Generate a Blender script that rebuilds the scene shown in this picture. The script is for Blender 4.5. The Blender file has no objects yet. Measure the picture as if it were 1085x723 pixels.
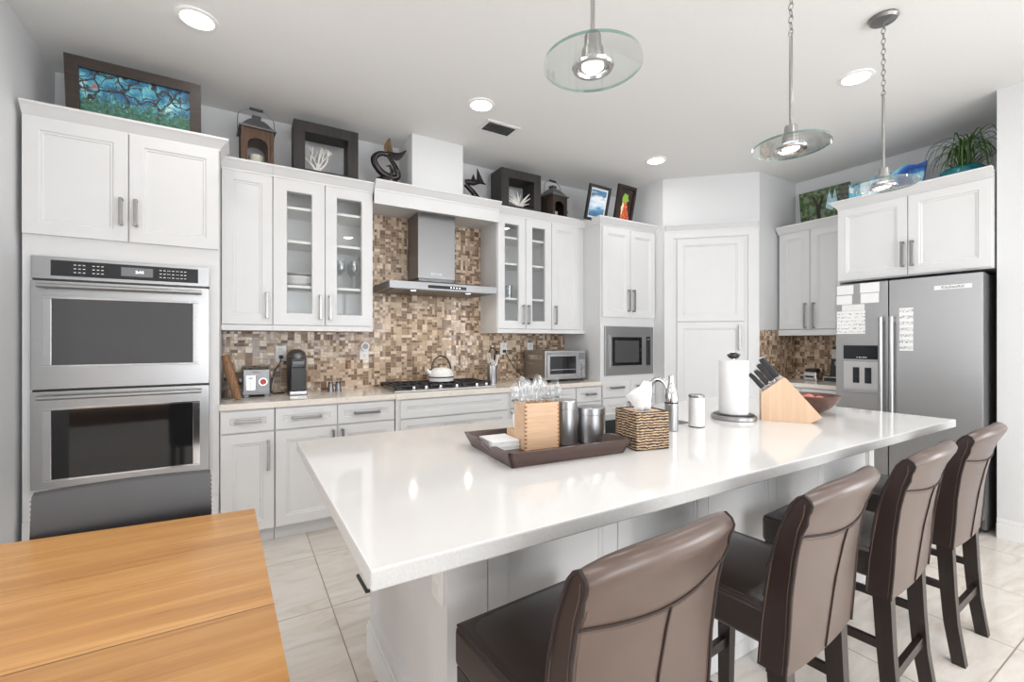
import bpy, bmesh, math, random
from mathutils import Vector, Matrix
random.seed(7)
SC = bpy.context.scene
COL = SC.collection
PI = math.pi

# ------------------------------------------------------------ camera
cam_d = bpy.data.cameras.new('camera'); cam = bpy.data.objects.new('camera', cam_d); COL.objects.link(cam)
cam_d.sensor_width = 36.0; cam_d.lens = 36.0 * 477.86 / 1085.0; cam_d.clip_start = 0.02
cam.location = (0, 0, 1.31)
cam.rotation_euler = (PI / 2, 0, math.radians(58.88 - 90))
SC.camera = cam

# ------------------------------------------------------------ world, exposure
SC.view_settings.view_transform = 'Standard'; SC.view_settings.look = 'None'
SC.view_settings.gamma = 1.0; SC.view_settings.use_curve_mapping = False
SC.view_settings.exposure = 0.10
W = bpy.data.worlds.new('world'); SC.world = W; W.use_nodes = True
bg = W.node_tree.nodes['Background']; bg.inputs[0].default_value = (0.93, 0.97, 1.0, 1); bg.inputs[1].default_value = 1.6
cy = SC.cycles
cy.max_bounces = 9; cy.diffuse_bounces = 5; cy.glossy_bounces = 5; cy.transmission_bounces = 8; cy.transparent_max_bounces = 12
cy.caustics_reflective = False; cy.caustics_refractive = False; cy.sample_clamp_indirect = 6.0
cy.use_denoising = True

def area(name, loc, rot, sx, sy, power, color=(1, 1, 1)):
    d = bpy.data.lights.new(name, 'AREA'); d.shape = 'RECTANGLE'; d.size = sx; d.size_y = sy; d.energy = power; d.color = color
    o = bpy.data.objects.new(name, d); COL.objects.link(o); o.location = loc; o.rotation_euler = rot
    return o
# daylight at the big patio doors behind the camera and the window of the living side
area('daylight_rear', (1.4, -3.62, 1.35), (PI / 2, 0, 0), 3.6, 2.2, 110, (0.95, 0.975, 1.0))
area('fill_right', (4.52, -2.0, 1.35), (PI / 2, 0, PI / 2), 2.1, 1.9, 70, (0.96, 0.98, 1.0))  # fill lamp at an invented window, added to brighten the left wall
area('daylight_side', (-4.62, 0.6, 1.4), (PI / 2, 0, -PI / 2), 3.2, 2.1, 105, (0.94, 0.97, 1.0))

# ------------------------------------------------------------ node material helpers
class N:
    def __init__(s, name):
        s.m = bpy.data.materials.new(name); s.m.use_nodes = True; s.t = s.m.node_tree; s.n = s.t.nodes; s.l = s.t.links
        s.p = s.n['Principled BSDF']; s.o = s.n['Material Output']
    def add(s, typ, ins=None, **kw):
        n = s.n.new(typ)
        for k, v in kw.items(): setattr(n, k, v)
        for k, v in (ins or {}).items(): s.put(n, k, v)
        return n
    def put(s, n, k, v):
        if isinstance(v, bpy.types.NodeSocket): s.l.new(v, n.inputs[k])
        else: n.inputs[k].default_value = v
    def math(s, op, a, b=0.0, c=None):
        n = s.add('ShaderNodeMath', operation=op); s.put(n, 0, a); s.put(n, 1, b)
        if c is not None: s.put(n, 2, c)
        return n.outputs[0]
    def vmath(s, op, a, b=(0, 0, 0)):
        n = s.add('ShaderNodeVectorMath', operation=op); s.put(n, 0, a); s.put(n, 1, b); return n.outputs[0]
    def coord(s, kind='Object'): return s.add('ShaderNodeTexCoord').outputs[kind]
    def mapping(s, v, scale=(1, 1, 1), rot=(0, 0, 0), loc=(0, 0, 0)):
        return s.add('ShaderNodeMapping', {'Vector': v, 'Scale': scale, 'Rotation': rot, 'Location': loc}).outputs[0]
    def noise(s, v, scale=5, detail=3, rough=.5, dist=0.0):
        return s.add('ShaderNodeTexNoise', {'Vector': v, 'Scale': scale, 'Detail': detail, 'Roughness': rough, 'Distortion': dist})
    def ramp(s, fac, stops, interp='LINEAR'):
        n = s.add('ShaderNodeValToRGB', {'Fac': fac}); cr = n.color_ramp; cr.interpolation = interp
        while len(cr.elements) < len(stops): cr.elements.new(.5)
        for e, (p, c) in zip(cr.elements, stops): e.position = p; e.color = (c[0], c[1], c[2], 1)
        return n.outputs[0]
    def mix(s, f, a, b, mode='MIX'):
        n = s.add('ShaderNodeMix', data_type='RGBA', blend_type=mode); s.put(n, 0, f)
        for i, v in ((6, a), (7, b)):
            if isinstance(v, bpy.types.NodeSocket): s.l.new(v, n.inputs[i])
            else: n.inputs[i].default_value = (v[0], v[1], v[2], 1)
        return n.outputs[2]
    def set(s, **kw):
        for k, v in kw.items():
            k = {'color': 'Base Color', 'rough': 'Roughness', 'metal': 'Metallic', 'normal': 'Normal', 'spec': 'Specular IOR Level', 'coat': 'Coat Weight',
                 'coat_rough': 'Coat Roughness', 'trans': 'Transmission Weight', 'ior': 'IOR', 'emit': 'Emission Color', 'estr': 'Emission Strength', 'alpha': 'Alpha'}[k]
            if isinstance(v, tuple) and len(v) == 3: v = (*v, 1)
            s.put(s.p, k, v)
        return s
    def bump(s, h, strength=.2, dist=.01):
        s.l.new(s.add('ShaderNodeBump', {'Height': h, 'Strength': strength, 'Distance': dist}).outputs[0], s.p.inputs['Normal']); return s

def plain(name, c, rough=.5, metal=0.0, nscale=30, namt=.04, bump=.0, **kw):
    k = N(name); v = k.coord()
    nz = k.noise(v, nscale, 3).outputs[0]
    lo = tuple(max(0, x * (1 - namt)) for x in c); hi = tuple(min(1, x * (1 + namt)) for x in c)
    k.set(color=k.ramp(nz, [(.3, lo), (.7, hi)]), rough=rough, metal=metal, **kw)
    if bump: k.bump(nz, bump, .004)
    return k.m

M = {}
M['cab'] = plain('white_cabinet_paint', (.70, .70, .705), .38, nscale=6, namt=.012)
M['cabbright'] = plain('brightened_cabinet_white', (.90, .90, .895), .4, nscale=6, namt=.01)  # cabinet white raised inside the glass cabinets; missing light put into the colour
M['wall'] = plain('wall_paint', (.69, .695, .705), .75, nscale=90, namt=.012, bump=.08)
M['ceiling'] = plain('ceiling_paint', (.80, .80, .795), .85, nscale=120, namt=.015, bump=.12)
M['trim'] = plain('trim_paint', (.78, .78, .78), .4, nscale=8, namt=.01)
M['black'] = plain('black_plastic', (.018, .018, .02), .35)
M['iron'] = plain('cast_iron', (.022, .022, .024), .55, nscale=90, bump=.2)
M['chrome'] = plain('chrome', (.62, .62, .63), .12, 1.0, namt=.01)
M['alcove'] = plain('satin_silver', (.62, .62, .63), .35, .7, namt=.02)
M['nickel'] = plain('brushed_nickel', (.30, .295, .29), .33, 1.0, namt=.03)
M['plastic_white'] = plain('white_plastic', (.82, .82, .81), .35)
M['porcelain'] = plain('porcelain', (.85, .85, .84), .15)
M['paper'] = plain('paper', (.78, .78, .78), .85, namt=.02, bump=.1)
M['darkwood'] = None
M['cord'] = plain('black_cord', (.015, .015, .015), .5)
M['red'] = plain('red_plastic', (.45, .01, .015), .3)
M['bronze'] = plain('dark_bronze', (.035, .03, .03), .22, .6, nscale=20, namt=.3)
M['brass'] = plain('bronze_gilt', (.22, .15, .08), .3, .8, nscale=20, namt=.3)
M['coral'] = plain('white_coral', (.78, .76, .72), .8, nscale=60, namt=.08, bump=.4)
M['candle'] = plain('cream_wax', (.82, .76, .62), .5)
M['teal'] = plain('teal_glaze', (.01, .22, .26), .15, nscale=10, namt=.4)
M['leaf'] = plain('leaf_green', (.07, .15, .03), .5, nscale=14, namt=.5)
M['tin'] = plain('grey_metal', (.2, .2, .21), .4, .8)
M['soil'] = plain('soil', (.05, .035, .025), .9, bump=.5)
M['dial'] = plain('dark_display', (.02, .022, .025), .12, nscale=3)
M['display'] = plain('lcd_grey', (.2, .21, .22), .2)
M['fruit'] = plain('peach_skin', (.75, .22, .16), .45, nscale=9, namt=.3)
M['sinkm'] = plain('dark_sink', (.06, .06, .062), .35, .3)

def emis(name, c, st):
    k = N(name); k.set(color=(.8, .8, .8), emit=c, estr=st); return k.m
M['bulb'] = emis('lamp_glow', (1.0, .97, .93), 9.0)
M['bulb2'] = emis('pendant_glow', (.95, .97, 1.0), 3.0)
M['led'] = emis('led_glow', (.9, .95, 1.0), 2.5)

def steel(name, c=(.42, .42, .425), rough=.30, axis=2, amt=.03):
    k = N(name); v = k.coord(); sc = [160, 160, 160]; sc[axis] = 1.5
    nz = k.noise(k.mapping(v, tuple(sc)), 1.0, 4, .6).outputs[0]
    k.set(color=k.ramp(nz, [(.3, tuple(x * (1 - amt) for x in c)), (.7, tuple(x * (1 + amt) for x in c))]), metal=1.0,
          rough=k.math('MULTIPLY_ADD', nz, .08, rough - .04))
    k.p.inputs['Anisotropic'].default_value = .3
    k.bump(nz, .012, .0006); return k.m
M['steelh'] = steel('brushed_steel_across', axis=0)
M['hoodsteel'] = steel('hood_steel', (.27, .27, .275), .34, axis=0)
M['steelt'] = steel('toaster_steel', (.24, .24, .245), .38, axis=0)
M['steelv'] = steel('brushed_steel_upright', axis=2)
M['steelf'] = steel('fridge_steel', (.42, .42, .425), .42, axis=0, amt=.02)
M['steeld'] = steel('dark_steel', (.16, .16, .165), .35, axis=2)

def glass_thin(name, tint=(.96, .98, .97), refl=.5):
    k = N(name); k.n.remove(k.p)
    fr = k.math('MULTIPLY_ADD', k.math('POWER', k.add('ShaderNodeLayerWeight', {'Blend': .5}).outputs['Facing'], 4.0), .9, .05)
    tr = k.add('ShaderNodeBsdfTransparent', {'Color': (*tint, 1)}).outputs[0]
    gl = k.add('ShaderNodeBsdfGlossy', {'Color': (1, 1, 1, 1), 'Roughness': .02}).outputs[0]
    mx = k.add('ShaderNodeMixShader', {0: k.math('MULTIPLY', fr, refl), 1: tr, 2: gl}).outputs[0]
    k.l.new(mx, k.o.inputs[0]); return k.m
M['pane'] = glass_thin('cabinet_glass', (.95, .955, .955), .35)
M['clear'] = glass_thin('clear_plastic', (.95, .955, .96), 1.3)
M['disc'] = glass_thin('pendant_glass', (.955, .975, .97), 1.3)
M['discedge'] = glass_thin('pendant_glass_edge', (.28, .5, .46), 2.5)
M['wineglass'] = glass_thin('drinking_glass', (.9, .92, .93), 3.0)
def ovenglass(name, c, r):
    k = N(name); k.set(color=c, rough=r, spec=.5)
    nz = k.noise(k.coord(), 3, 2).outputs[0]; k.set(rough=k.math('MULTIPLY_ADD', nz, .03, r)); return k.m
M['ovenglass'] = ovenglass('oven_window', (.012, .012, .013), .04)
M['ovenglass2'] = ovenglass('oven_window_grey', (.075, .075, .078), .06)

def wood(name, stops, axis=0, scale=6, rough=.4, rings=1.0, coat=0.0, planks=None):
    k = N(name); v = k.coord(); sc = [scale * 7] * 3; sc[axis] = scale * .45
    a = k.noise(k.mapping(v, tuple(sc)), 1.0, 6, .62, .6 * rings).outputs[0]
    sc2 = [scale * 38] * 3; sc2[axis] = scale * .8
    b = k.noise(k.mapping(v, tuple(sc2)), 1.0, 3, .6).outputs[0]
    f = k.math('ADD', k.math('MULTIPLY', a, .72), k.math('MULTIPLY', b, .28))
    col = k.ramp(f, stops)
    if planks:
        ax, w, off = planks
        sep = k.add('ShaderNodeSeparateXYZ', {0: v}).outputs[ax]
        q = k.math('DIVIDE', k.math('ADD', sep, off), w)
        wn = k.add('ShaderNodeTexWhiteNoise', {'W': k.math('FLOOR', q)}, noise_dimensions='1D').outputs[0]
        col = k.mix(1.0, col, k.ramp(wn, [(0, (.86, .84, .8)), (1, (1.08, 1.06, 1.04))]), 'MULTIPLY')
        fr = k.math('FRACT', q)
        ln = k.math('GREATER_THAN', k.math('ABSOLUTE', k.math('SUBTRACT', fr, .5)), .5 - .0018 / w)
        col = k.mix(ln, col, (.16, .07, .02))
    k.set(color=col, rough=k.math('MULTIPLY_ADD', b, .18, rough - .09), coat=coat, coat_rough=.15)
    k.bump(f, .06, .003); return k.m
M['table'] = wood('honey_pine', [(.22, (.30, .125, .028)), (.48, (.48, .235, .068)), (.78, (.66, .375, .14))], 0, 2.2, .3, 1.5, .25, (1, .90, .734))
M['tableside'] = wood('honey_pine_edge', [(.25, (.26, .09, .02)), (.75, (.5, .22, .06))], 0, 3, .4)
M['darkwood'] = wood('espresso_wood', [(.3, (.010, .006, .005)), (.7, (.024, .014, .011))], 2, 6, .36, 1, .1)
M['framewood'] = wood('dark_walnut_frame', [(.3, (.018, .011, .008)), (.7, (.045, .028, .02))], 0, 6, .4)
M['boxwood'] = wood('black_stained_wood', [(.3, (.012, .010, .010)), (.7, (.04, .034, .032))], 2, 5, .55)
M['traywood'] = wood('tray_walnut', [(.3, (.045, .024, .02)), (.7, (.095, .055, .047))], 0, 8, .35, 1, .2)
M['pine'] = wood('pale_box_wood', [(.25, (.50, .31, .18)), (.55, (.63, .42, .27)), (.8, (.72, .52, .36))], 0, 7, .5, 3)
M['beech'] = wood('beech_block', [(.25, (.56, .37, .24)), (.75, (.70, .50, .35))], 2, 6, .45)
M['bowlwood'] = wood('reddish_bowl_wood', [(.3, (.06, .026, .016)), (.7, (.14, .066, .042))], 0, 8, .35, 1, .3)
M['lanternwood'] = wood('weathered_lantern_wood', [(.3, (.06, .032, .020)), (.7, (.15, .085, .055))], 2, 16, .75)
M['lanterndark'] = wood('dark_lantern_wood', [(.3, (.025, .016, .012)), (.7, (.07, .045, .035))], 2, 16, .7)
M['bark'] = wood('rustic_log', [(.3, (.09, .04, .02)), (.5, (.26, .14, .07)), (.75, (.5, .32, .18))], 2, 9, .7, 4)

def leather(name, c, rough=.36, coat=.15):
    k = N(name); v = k.coord()
    vo = k.add('ShaderNodeTexVoronoi', {'Vector': v, 'Scale': 420.0}).outputs[0]
    nz = k.noise(v, 5, 4).outputs[0]
    k.set(color=k.ramp(nz, [(.3, tuple(x * .85 for x in c)), (.7, tuple(x * 1.15 for x in c))]), rough=k.math('MULTIPLY_ADD', nz, .12, rough - .06), coat=coat, coat_rough=.25, spec=.6)
    k.bump(vo, .10, .0012); return k.m
M['leather'] = leather('dark_brown_leather', (.022, .010, .008))
M['leathersheen'] = leather('sheen_brown_leather', (.076, .044, .032), .34, .3)  # same brown leather, lightened: window sheen put into the colour of the backs
M['leatherseat'] = leather('dark_seat_leather', (.020, .012, .010), .32, .25)
M['leatherblack'] = leather('charcoal_leather', (.020, .018, .020), .36, .25)
M['seam'] = plain('dark_seam', (.02, .011, .009), .75)
M['thread'] = plain('tan_thread', (.13, .085, .065), .7)

def quartz():
    k = N('white_quartz'); v = k.coord()
    a = k.noise(v, 3.0, 4).outputs[0]; b = k.noise(v, 260, 2).outputs[0]
    c = k.ramp(a, [(.3, (.685, .67, .655)), (.7, (.72, .71, .70))])
    c = k.mix(k.math('GREATER_THAN', b, .68), c, (.64, .61, .58))
    k.set(color=c, rough=.07, spec=.5); return k.m
M['quartz'] = quartz()
M['quartzedge'] = plain('shaded_quartz_edge', (.47, .465, .46), .55, nscale=240, namt=.06)  # slab edges darker than the top: shade put into the colour
def counter():
    k = N('cream_quartz'); v = k.coord()
    b = k.noise(v, 200, 3).outputs[0]; a = k.noise(v, 5, 3).outputs[0]
    c = k.ramp(a, [(.3, (.78, .71, .64)), (.7, (.83, .78, .72))]); c = k.mix(k.math('GREATER_THAN', b, .62), c, (.62, .53, .44))
    k.set(color=c, rough=.1); return k.m
M['counter'] = counter()

def mosaic():
    k = N('glass_stone_mosaic'); v = k.coord()
    s = k.add('ShaderNodeSeparateXYZ', {0: v}); S = .047
    X = k.math('DIVIDE', k.math('ADD', s.outputs[0], s.outputs[1]), S); Z = k.math('DIVIDE', s.outputs[2], S)
    cx, cz = k.math('FLOOR', X), k.math('FLOOR', Z); fx, fz = k.math('FRACT', X), k.math('FRACT', Z)
    def cell(a, b, c=0.0):
        cm = k.add('ShaderNodeCombineXYZ', {0: a, 1: b, 2: c}).outputs[0]
        return k.add('ShaderNodeTexWhiteNoise', {'Vector': cm}, noise_dimensions='3D')
    w = cell(cx, cz, 3.3); ws = k.add('ShaderNodeSeparateXYZ', {0: w.outputs[1]})
    nx = k.math('ADD', 1.0, k.math('GREATER_THAN', ws.outputs[0], .42)); nz = k.math('ADD', 1.0, k.math('GREATER_THAN', ws.outputs[1], .42))
    ux, uz = k.math('MULTIPLY', fx, nx), k.math('MULTIPLY', fz, nz)
    ix, iz = k.math('FLOOR', ux), k.math('FLOOR', uz)
    t = cell(k.math('MULTIPLY_ADD', ix, .37, cx), k.math('MULTIPLY_ADD', iz, .37, cz), 7.1)
    ts = k.add('ShaderNodeSeparateXYZ', {0: t.outputs[1]})
    def edge(u, n):
        f = k.math('FRACT', u); d = k.math('MINIMUM', f, k.math('SUBTRACT', 1.0, f)); return k.math('DIVIDE', d, n)
    e = k.math('MINIMUM', edge(ux, nx), edge(uz, nz))
    gr = k.math('LESS_THAN', e, .022)
    col = k.ramp(ts.outputs[0], [(0, (.20, .12, .075)), (.18, (.30, .20, .13)), (.36, (.43, .31, .21)), (.52, (.56, .42, .30)), (.70, (.66, .52, .39)), (.86, (.74, .62, .49)), (.95, (.24, .16, .10))], 'CONSTANT')
    vein = k.noise(v, 70, 3).outputs[0]
    col = k.mix(1.0, col, k.ramp(vein, [(.3, (.86, .86, .86)), (.7, (1.12, 1.1, 1.08))]), 'MULTIPLY')
    col = k.mix(gr, col, (.50, .41, .32))
    gl = k.math('GREATER_THAN', ts.outputs[1], .5)
    r = k.math('MAXIMUM', k.math('MULTIPLY_ADD', gl, -.36, .42), k.math('MULTIPLY', gr, .8))
    k.set(color=col, rough=r)
    tilt = k.math('MULTIPLY', k.math('SUBTRACT', 1.0, gr), k.math('MULTIPLY_ADD', ts.outputs[2], .5, .5))
    k.bump(tilt, .35, .002); return k.m
M['mosaic'] = mosaic()

def floor_tile():
    k = N('travertine_floor'); v = k.coord(); s = k.add('ShaderNodeSeparateXYZ', {0: v}); S = .61
    X = k.math('DIVIDE', k.math('SUBTRACT', s.outputs[0], .389), S); Y = k.math('DIVIDE', k.math('SUBTRACT', s.outputs[1], 2.365), S)
    fx, fy = k.math('FRACT', X), k.math('FRACT', Y)
    d = k.math('MINIMUM', k.math('MINIMUM', fx, k.math('SUBTRACT', 1.0, fx)), k.math('MINIMUM', fy, k.math('SUBTRACT', 1.0, fy)))
    gr = k.math('LESS_THAN', d, .0042)
    wn = k.add('ShaderNodeTexWhiteNoise', {'Vector': k.add('ShaderNodeCombineXYZ', {0: k.math('FLOOR', X), 1: k.math('FLOOR', Y), 2: 0.0}).outputs[0]}, noise_dimensions='3D')
    vv = k.vmath('ADD', k.mapping(v, (1.2, 4.5, 1), (0, 0, .45)), k.vmath('MULTIPLY', wn.outputs[1], (9, 9, 9)))
    a = k.noise(vv, 2.0, 7, .62, 1.6).outputs[0]
    col = k.ramp(a, [(.25, (.60, .51, .43)), (.42, (.72, .655, .585)), (.55, (.77, .72, .665)), (.75, (.81, .78, .74))])
    col = k.mix(1.0, col, k.ramp(wn.outputs[0], [(0, (.95, .94, .93)), (1, (1.03, 1.03, 1.03))]), 'MULTIPLY')
    col = k.mix(gr, col, (.33, .26, .2))
    k.set(color=col, rough=k.math('MULTIPLY_ADD', gr, .5, .13)); k.bump(k.math('SUBTRACT', 1.0, gr), .3, .002); return k.m
M['floor'] = floor_tile()

def rattan():
    k = N('woven_seagrass'); v = k.coord(); s = k.add('ShaderNodeSeparateXYZ', {0: v})
    row = k.math('MULTIPLY', k.math('ADD', s.outputs[2], k.math('MULTIPLY', k.noise(v, 38, 3).outputs[0], .014)), 105.0)
    f = k.math('ABSOLUTE', k.math('SUBTRACT', k.math('FRACT', row), .5))
    st = k.noise(k.mapping(v, (60, 60, 220)), 1, 3).outputs[0]
    col = k.ramp(st, [(.3, (.26, .15, .08)), (.5, (.52, .36, .22)), (.7, (.70, .54, .36))]); col = k.mix(k.math('GREATER_THAN', f, k.math('MULTIPLY_ADD', k.noise(v, 55, 2).outputs[0], .34, .06)), col, (.025, .014, .01))
    k.set(color=col, rough=.7); k.bump(k.math('SUBTRACT', .5, f), .8, .004); return k.m
M['rattan'] = rattan()

def painting(name, kind):
    k = N(name); v = k.coord(); s = k.add('ShaderNodeSeparateXYZ', {0: v})
    if kind == 'tree':
        wv = k.vmath('ADD', v, k.vmath('MULTIPLY', k.noise(v, 11, 3).outputs[1], (.11, .11, .11)))
        c = k.ramp(k.noise(v, 11, 5, .6).outputs[0], [(.32, (.005, .03, .10)), (.45, (.02, .16, .30)), (.56, (.10, .42, .52)), (.66, (.42, .66, .70))])
        for sc_, th_, dk in ((8.5, .045, (.012, .010, .02)), (17.0, .038, (.03, .05, .05))):
            vo = k.add('ShaderNodeTexVoronoi', {'Vector': wv, 'Scale': sc_}, feature='DISTANCE_TO_EDGE').outputs[0]
            c = k.mix(k.math('LESS_THAN', vo, th_), c, dk)
        g = k.ramp(k.noise(v, 48, 6, .8).outputs[0], [(.3, (.004, .02, .02)), (.42, (.01, .07, .05)), (.5, (.04, .16, .05)), (.57, (.02, .15, .22)), (.64, (.28, .26, .10)), (.72, (.5, .14, .05))])
        grad = k.math('MULTIPLY_ADD', s.outputs[2], -2.2, k.noise(v, 26, 6, .8).outputs[0])
        c = k.mix(k.math('GREATER_THAN', grad, .52), c, g)
        rd = k.add('ShaderNodeVectorMath', {0: v, 1: (-.19, 0, .06)}, operation='DISTANCE').outputs['Value']
        c = k.mix(k.math('LESS_THAN', k.math('ADD', rd, k.math('MULTIPLY', k.noise(v, 60, 3).outputs[0], .03)), .026), c, (.5, .10, .05))
    elif kind == 'bird':
        def blob_(c0, sx, sz, amp):
            d = k.vmath('MULTIPLY', k.vmath('SUBTRACT', k.vmath('ADD', v, k.vmath('MULTIPLY', k.vmath('SUBTRACT', k.noise(v, 26, 4).outputs[1], (.5, .5, .5)), (amp, amp, amp))), c0), (1 / sx, 0, 1 / sz))
            return k.math('LESS_THAN', k.add('ShaderNodeVectorMath', {0: d}, operation='LENGTH').outputs['Value'], 1.0)
        c = k.ramp(k.noise(v, 9, 3).outputs[0], [(.4, (.012, .008, .008)), (.62, (.05, .018, .010))])
        red = k.ramp(k.noise(v, 60, 4).outputs[0], [(.35, (.30, .02, .01)), (.5, (.62, .07, .02)), (.65, (.75, .35, .15))])
        c = k.mix(blob_((.0, 0, -.04), .050, .105, .10), c, red); c = k.mix(blob_((.045, 0, -.11), .035, .06, .08), c, red)
        c = k.mix(blob_((-.028, 0, -.02), .016, .06, .07), c, (.75, .72, .45)); c = k.mix(blob_((.0, 0, .085), .045, .042, .09), c, (.22, .42, .05))
    elif kind == 'sea':
        w = k.math('ADD', k.math('MULTIPLY', s.outputs[2], 18.0), k.math('MULTIPLY', k.noise(k.mapping(v, (3, 3, 9)), 3, 4).outputs[0], 4.5))
        c = k.ramp(k.math('FRACT', k.math('MULTIPLY', w, .25)), [(0, (.05, .16, .3)), (.3, (.12, .3, .5)), (.55, (.65, .76, .86)), (.75, (.8, .83, .86)), (1, (.06, .15, .26))])
    elif kind == 'dark':
        c = k.ramp(k.noise(v, 8, 2).outputs[0], [(.4, (.02, .012, .01)), (.6, (.05, .02, .012))])
    elif kind == 'forest':
        c = k.ramp(k.noise(v, 22, 5).outputs[0], [(.3, (.015, .02, .01)), (.48, (.05, .11, .03)), (.6, (.22, .24, .12)), (.7, (.01, .2, .35))])
    elif kind == 'wave':
        r = k.math('MULTIPLY', k.add('ShaderNodeVectorMath', {0: v, 1: (.18, 0, .05)}, operation='DISTANCE').outputs['Value'], 7.0)
        q = k.math('ADD', r, k.math('MULTIPLY', k.noise(v, 12, 4).outputs[0], .9))
        c = k.ramp(k.math('FRACT', q), [(0, (.005, .03, .2)), (.3, (.01, .10, .5)), (.5, (.03, .35, .7)), (.7, (.45, .75, .85)), (.8, (.02, .25, .6)), (1, (.005, .04, .25))])
    k.set(color=c, rough=.3, coat=.3); return k.m
for kd in ('tree', 'bird', 'sea', 'dark', 'forest', 'wave'): M['p_' + kd] = painting('painting_' + kd, kd)
M['paleblue'] = plain('pale_blue_paint', (.12, .55, .75), .4, nscale=14, namt=.3)

def scribble(name, rows, ink=(.08, .08, .1), thr=.5):
    k = N(name); v = k.coord(); s = k.add('ShaderNodeSeparateXYZ', {0: v})
    r = k.math('FRACT', k.math('MULTIPLY', s.outputs[2], rows)); nz = k.noise(k.mapping(v, (90, 90, 90)), 1.5, 3).outputs[0]
    m = k.math('MULTIPLY', k.math('LESS_THAN', k.math('ABSOLUTE', k.math('SUBTRACT', r, .5)), .24), k.math('GREATER_THAN', nz, thr))
    k.set(color=k.mix(m, (.84, .84, .84), ink), rough=.8); return k.m
M['notes'] = scribble('written_sheet', 34.0, thr=.58); M['notes2'] = scribble('card_print', 30.0, thr=.7); M['notes3'] = scribble('strip_print', 22.0, thr=.55)

# ------------------------------------------------------------ mesh helpers
class B:
    def __init__(s): s.bm = bmesh.new(); s.mi = 0
    def _tag(s, f0):
        s.bm.faces.ensure_lookup_table()
        for f in s.bm.faces[f0:]: f.material_index = s.mi
    def face(s, vs):
        try: f = s.bm.faces.new(vs); f.material_index = s.mi; return f
        except ValueError: return None
    def box(s, x0, x1, y0, y1, z0, z1, bev=0, seg=2, mat=None):
        t = bmesh.new(); bmesh.ops.create_cube(t, size=1.0)
        for v in t.verts: v.co = Vector(((x0 + x1) / 2 + v.co.x * (x1 - x0), (y0 + y1) / 2 + v.co.y * (y1 - y0), (z0 + z1) / 2 + v.co.z * (z1 - z0)))
        if bev: bmesh.ops.bevel(t, geom=list(t.edges), offset=bev, segments=seg, profile=.5, affect='EDGES')
        s.merge(t, mat); return s
    def merge(s, t, mat=None):
        mp = {}
        for v in t.verts: mp[v] = s.bm.verts.new(mat @ v.co if mat else v.co)
        for f in t.faces:
            try: g = s.bm.faces.new([mp[v] for v in f.verts]); g.material_index = s.mi
            except ValueError: pass
        t.free()
    def prism(s, pts, axis, a, b):
        def P(p, w): return {'z': (p[0], p[1], w), 'y': (p[0], w, p[1]), 'x': (w, p[0], p[1])}[axis]
        A = [s.bm.verts.new(P(p, a)) for p in pts]; C = [s.bm.verts.new(P(p, b)) for p in pts]
        s.face(A[::-1]); s.face(C); n = len(pts)
        for i in range(n): s.face([A[i], A[(i + 1) % n], C[(i + 1) % n], C[i]])
        return s
    def rings(s, rs, cap0=True, cap1=True, closed=False):
        V = [[s.bm.verts.new(p) for p in r] for r in rs]; n = len(V[0])
        m = len(V)
        for i in range(m if closed else m - 1):
            a, b = V[i], V[(i + 1) % m]
            for j in range(n): s.face([a[j], a[(j + 1) % n], b[(j + 1) % n], b[j]])
        if not closed:
            if cap0: s.face(V[0][::-1])
            if cap1: s.face(V[-1])
        return s
    def lathe(s, prof, n=24, c=(0, 0, 0), cap=True, squash=1.0):
        rs = [[(c[0] + max(r, 1e-4) * math.cos(2 * PI * j / n), c[1] + squash * max(r, 1e-4) * math.sin(2 * PI * j / n), c[2] + z) for j in range(n)] for r, z in prof]
        return s.rings(rs, cap, cap)
    def tube(s, pts, r, n=8, closed=False):
        P = [Vector(p) for p in pts]; m = len(P); R = r if isinstance(r, (list, tuple)) else [r] * m
        rs = []; up = None
        for i in range(m):
            if closed: t = P[(i + 1) % m] - P[i - 1]
            else: t = P[min(i + 1, m - 1)] - P[max(i - 1, 0)]
            t.normalize()
            if up is None: up = Vector((0, 0, 1)) if abs(t.z) < .9 else Vector((1, 0, 0))
            a = t.cross(up)
            if a.length < 1e-5: a = t.cross(Vector((0, 1, 0)))
            a.normalize(); b = t.cross(a).normalized(); up = -b if False else a.cross(t).normalized()
            rs.append([tuple(P[i] + R[i] * (math.cos(2 * PI * j / n) * a + math.sin(2 * PI * j / n) * b)) for j in range(n)])
        return s.rings(rs, closed=closed)
    def cyl(s, p0, p1, r0, r1=None, n=16):
        return s.tube([p0, p1], [r0, r0 if r1 is None else r1], n)
    def sphere(s, c, r, sx=1, sy=1, sz=1, n=16):
        t = bmesh.new(); bmesh.ops.create_uvsphere(t, u_segments=n, v_segments=n // 2 + 2, radius=1)
        for v in t.verts: v.co = Vector((c[0] + v.co.x * r * sx, c[1] + v.co.y * r * sy, c[2] + v.co.z * r * sz))
        s.merge(t); return s

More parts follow.
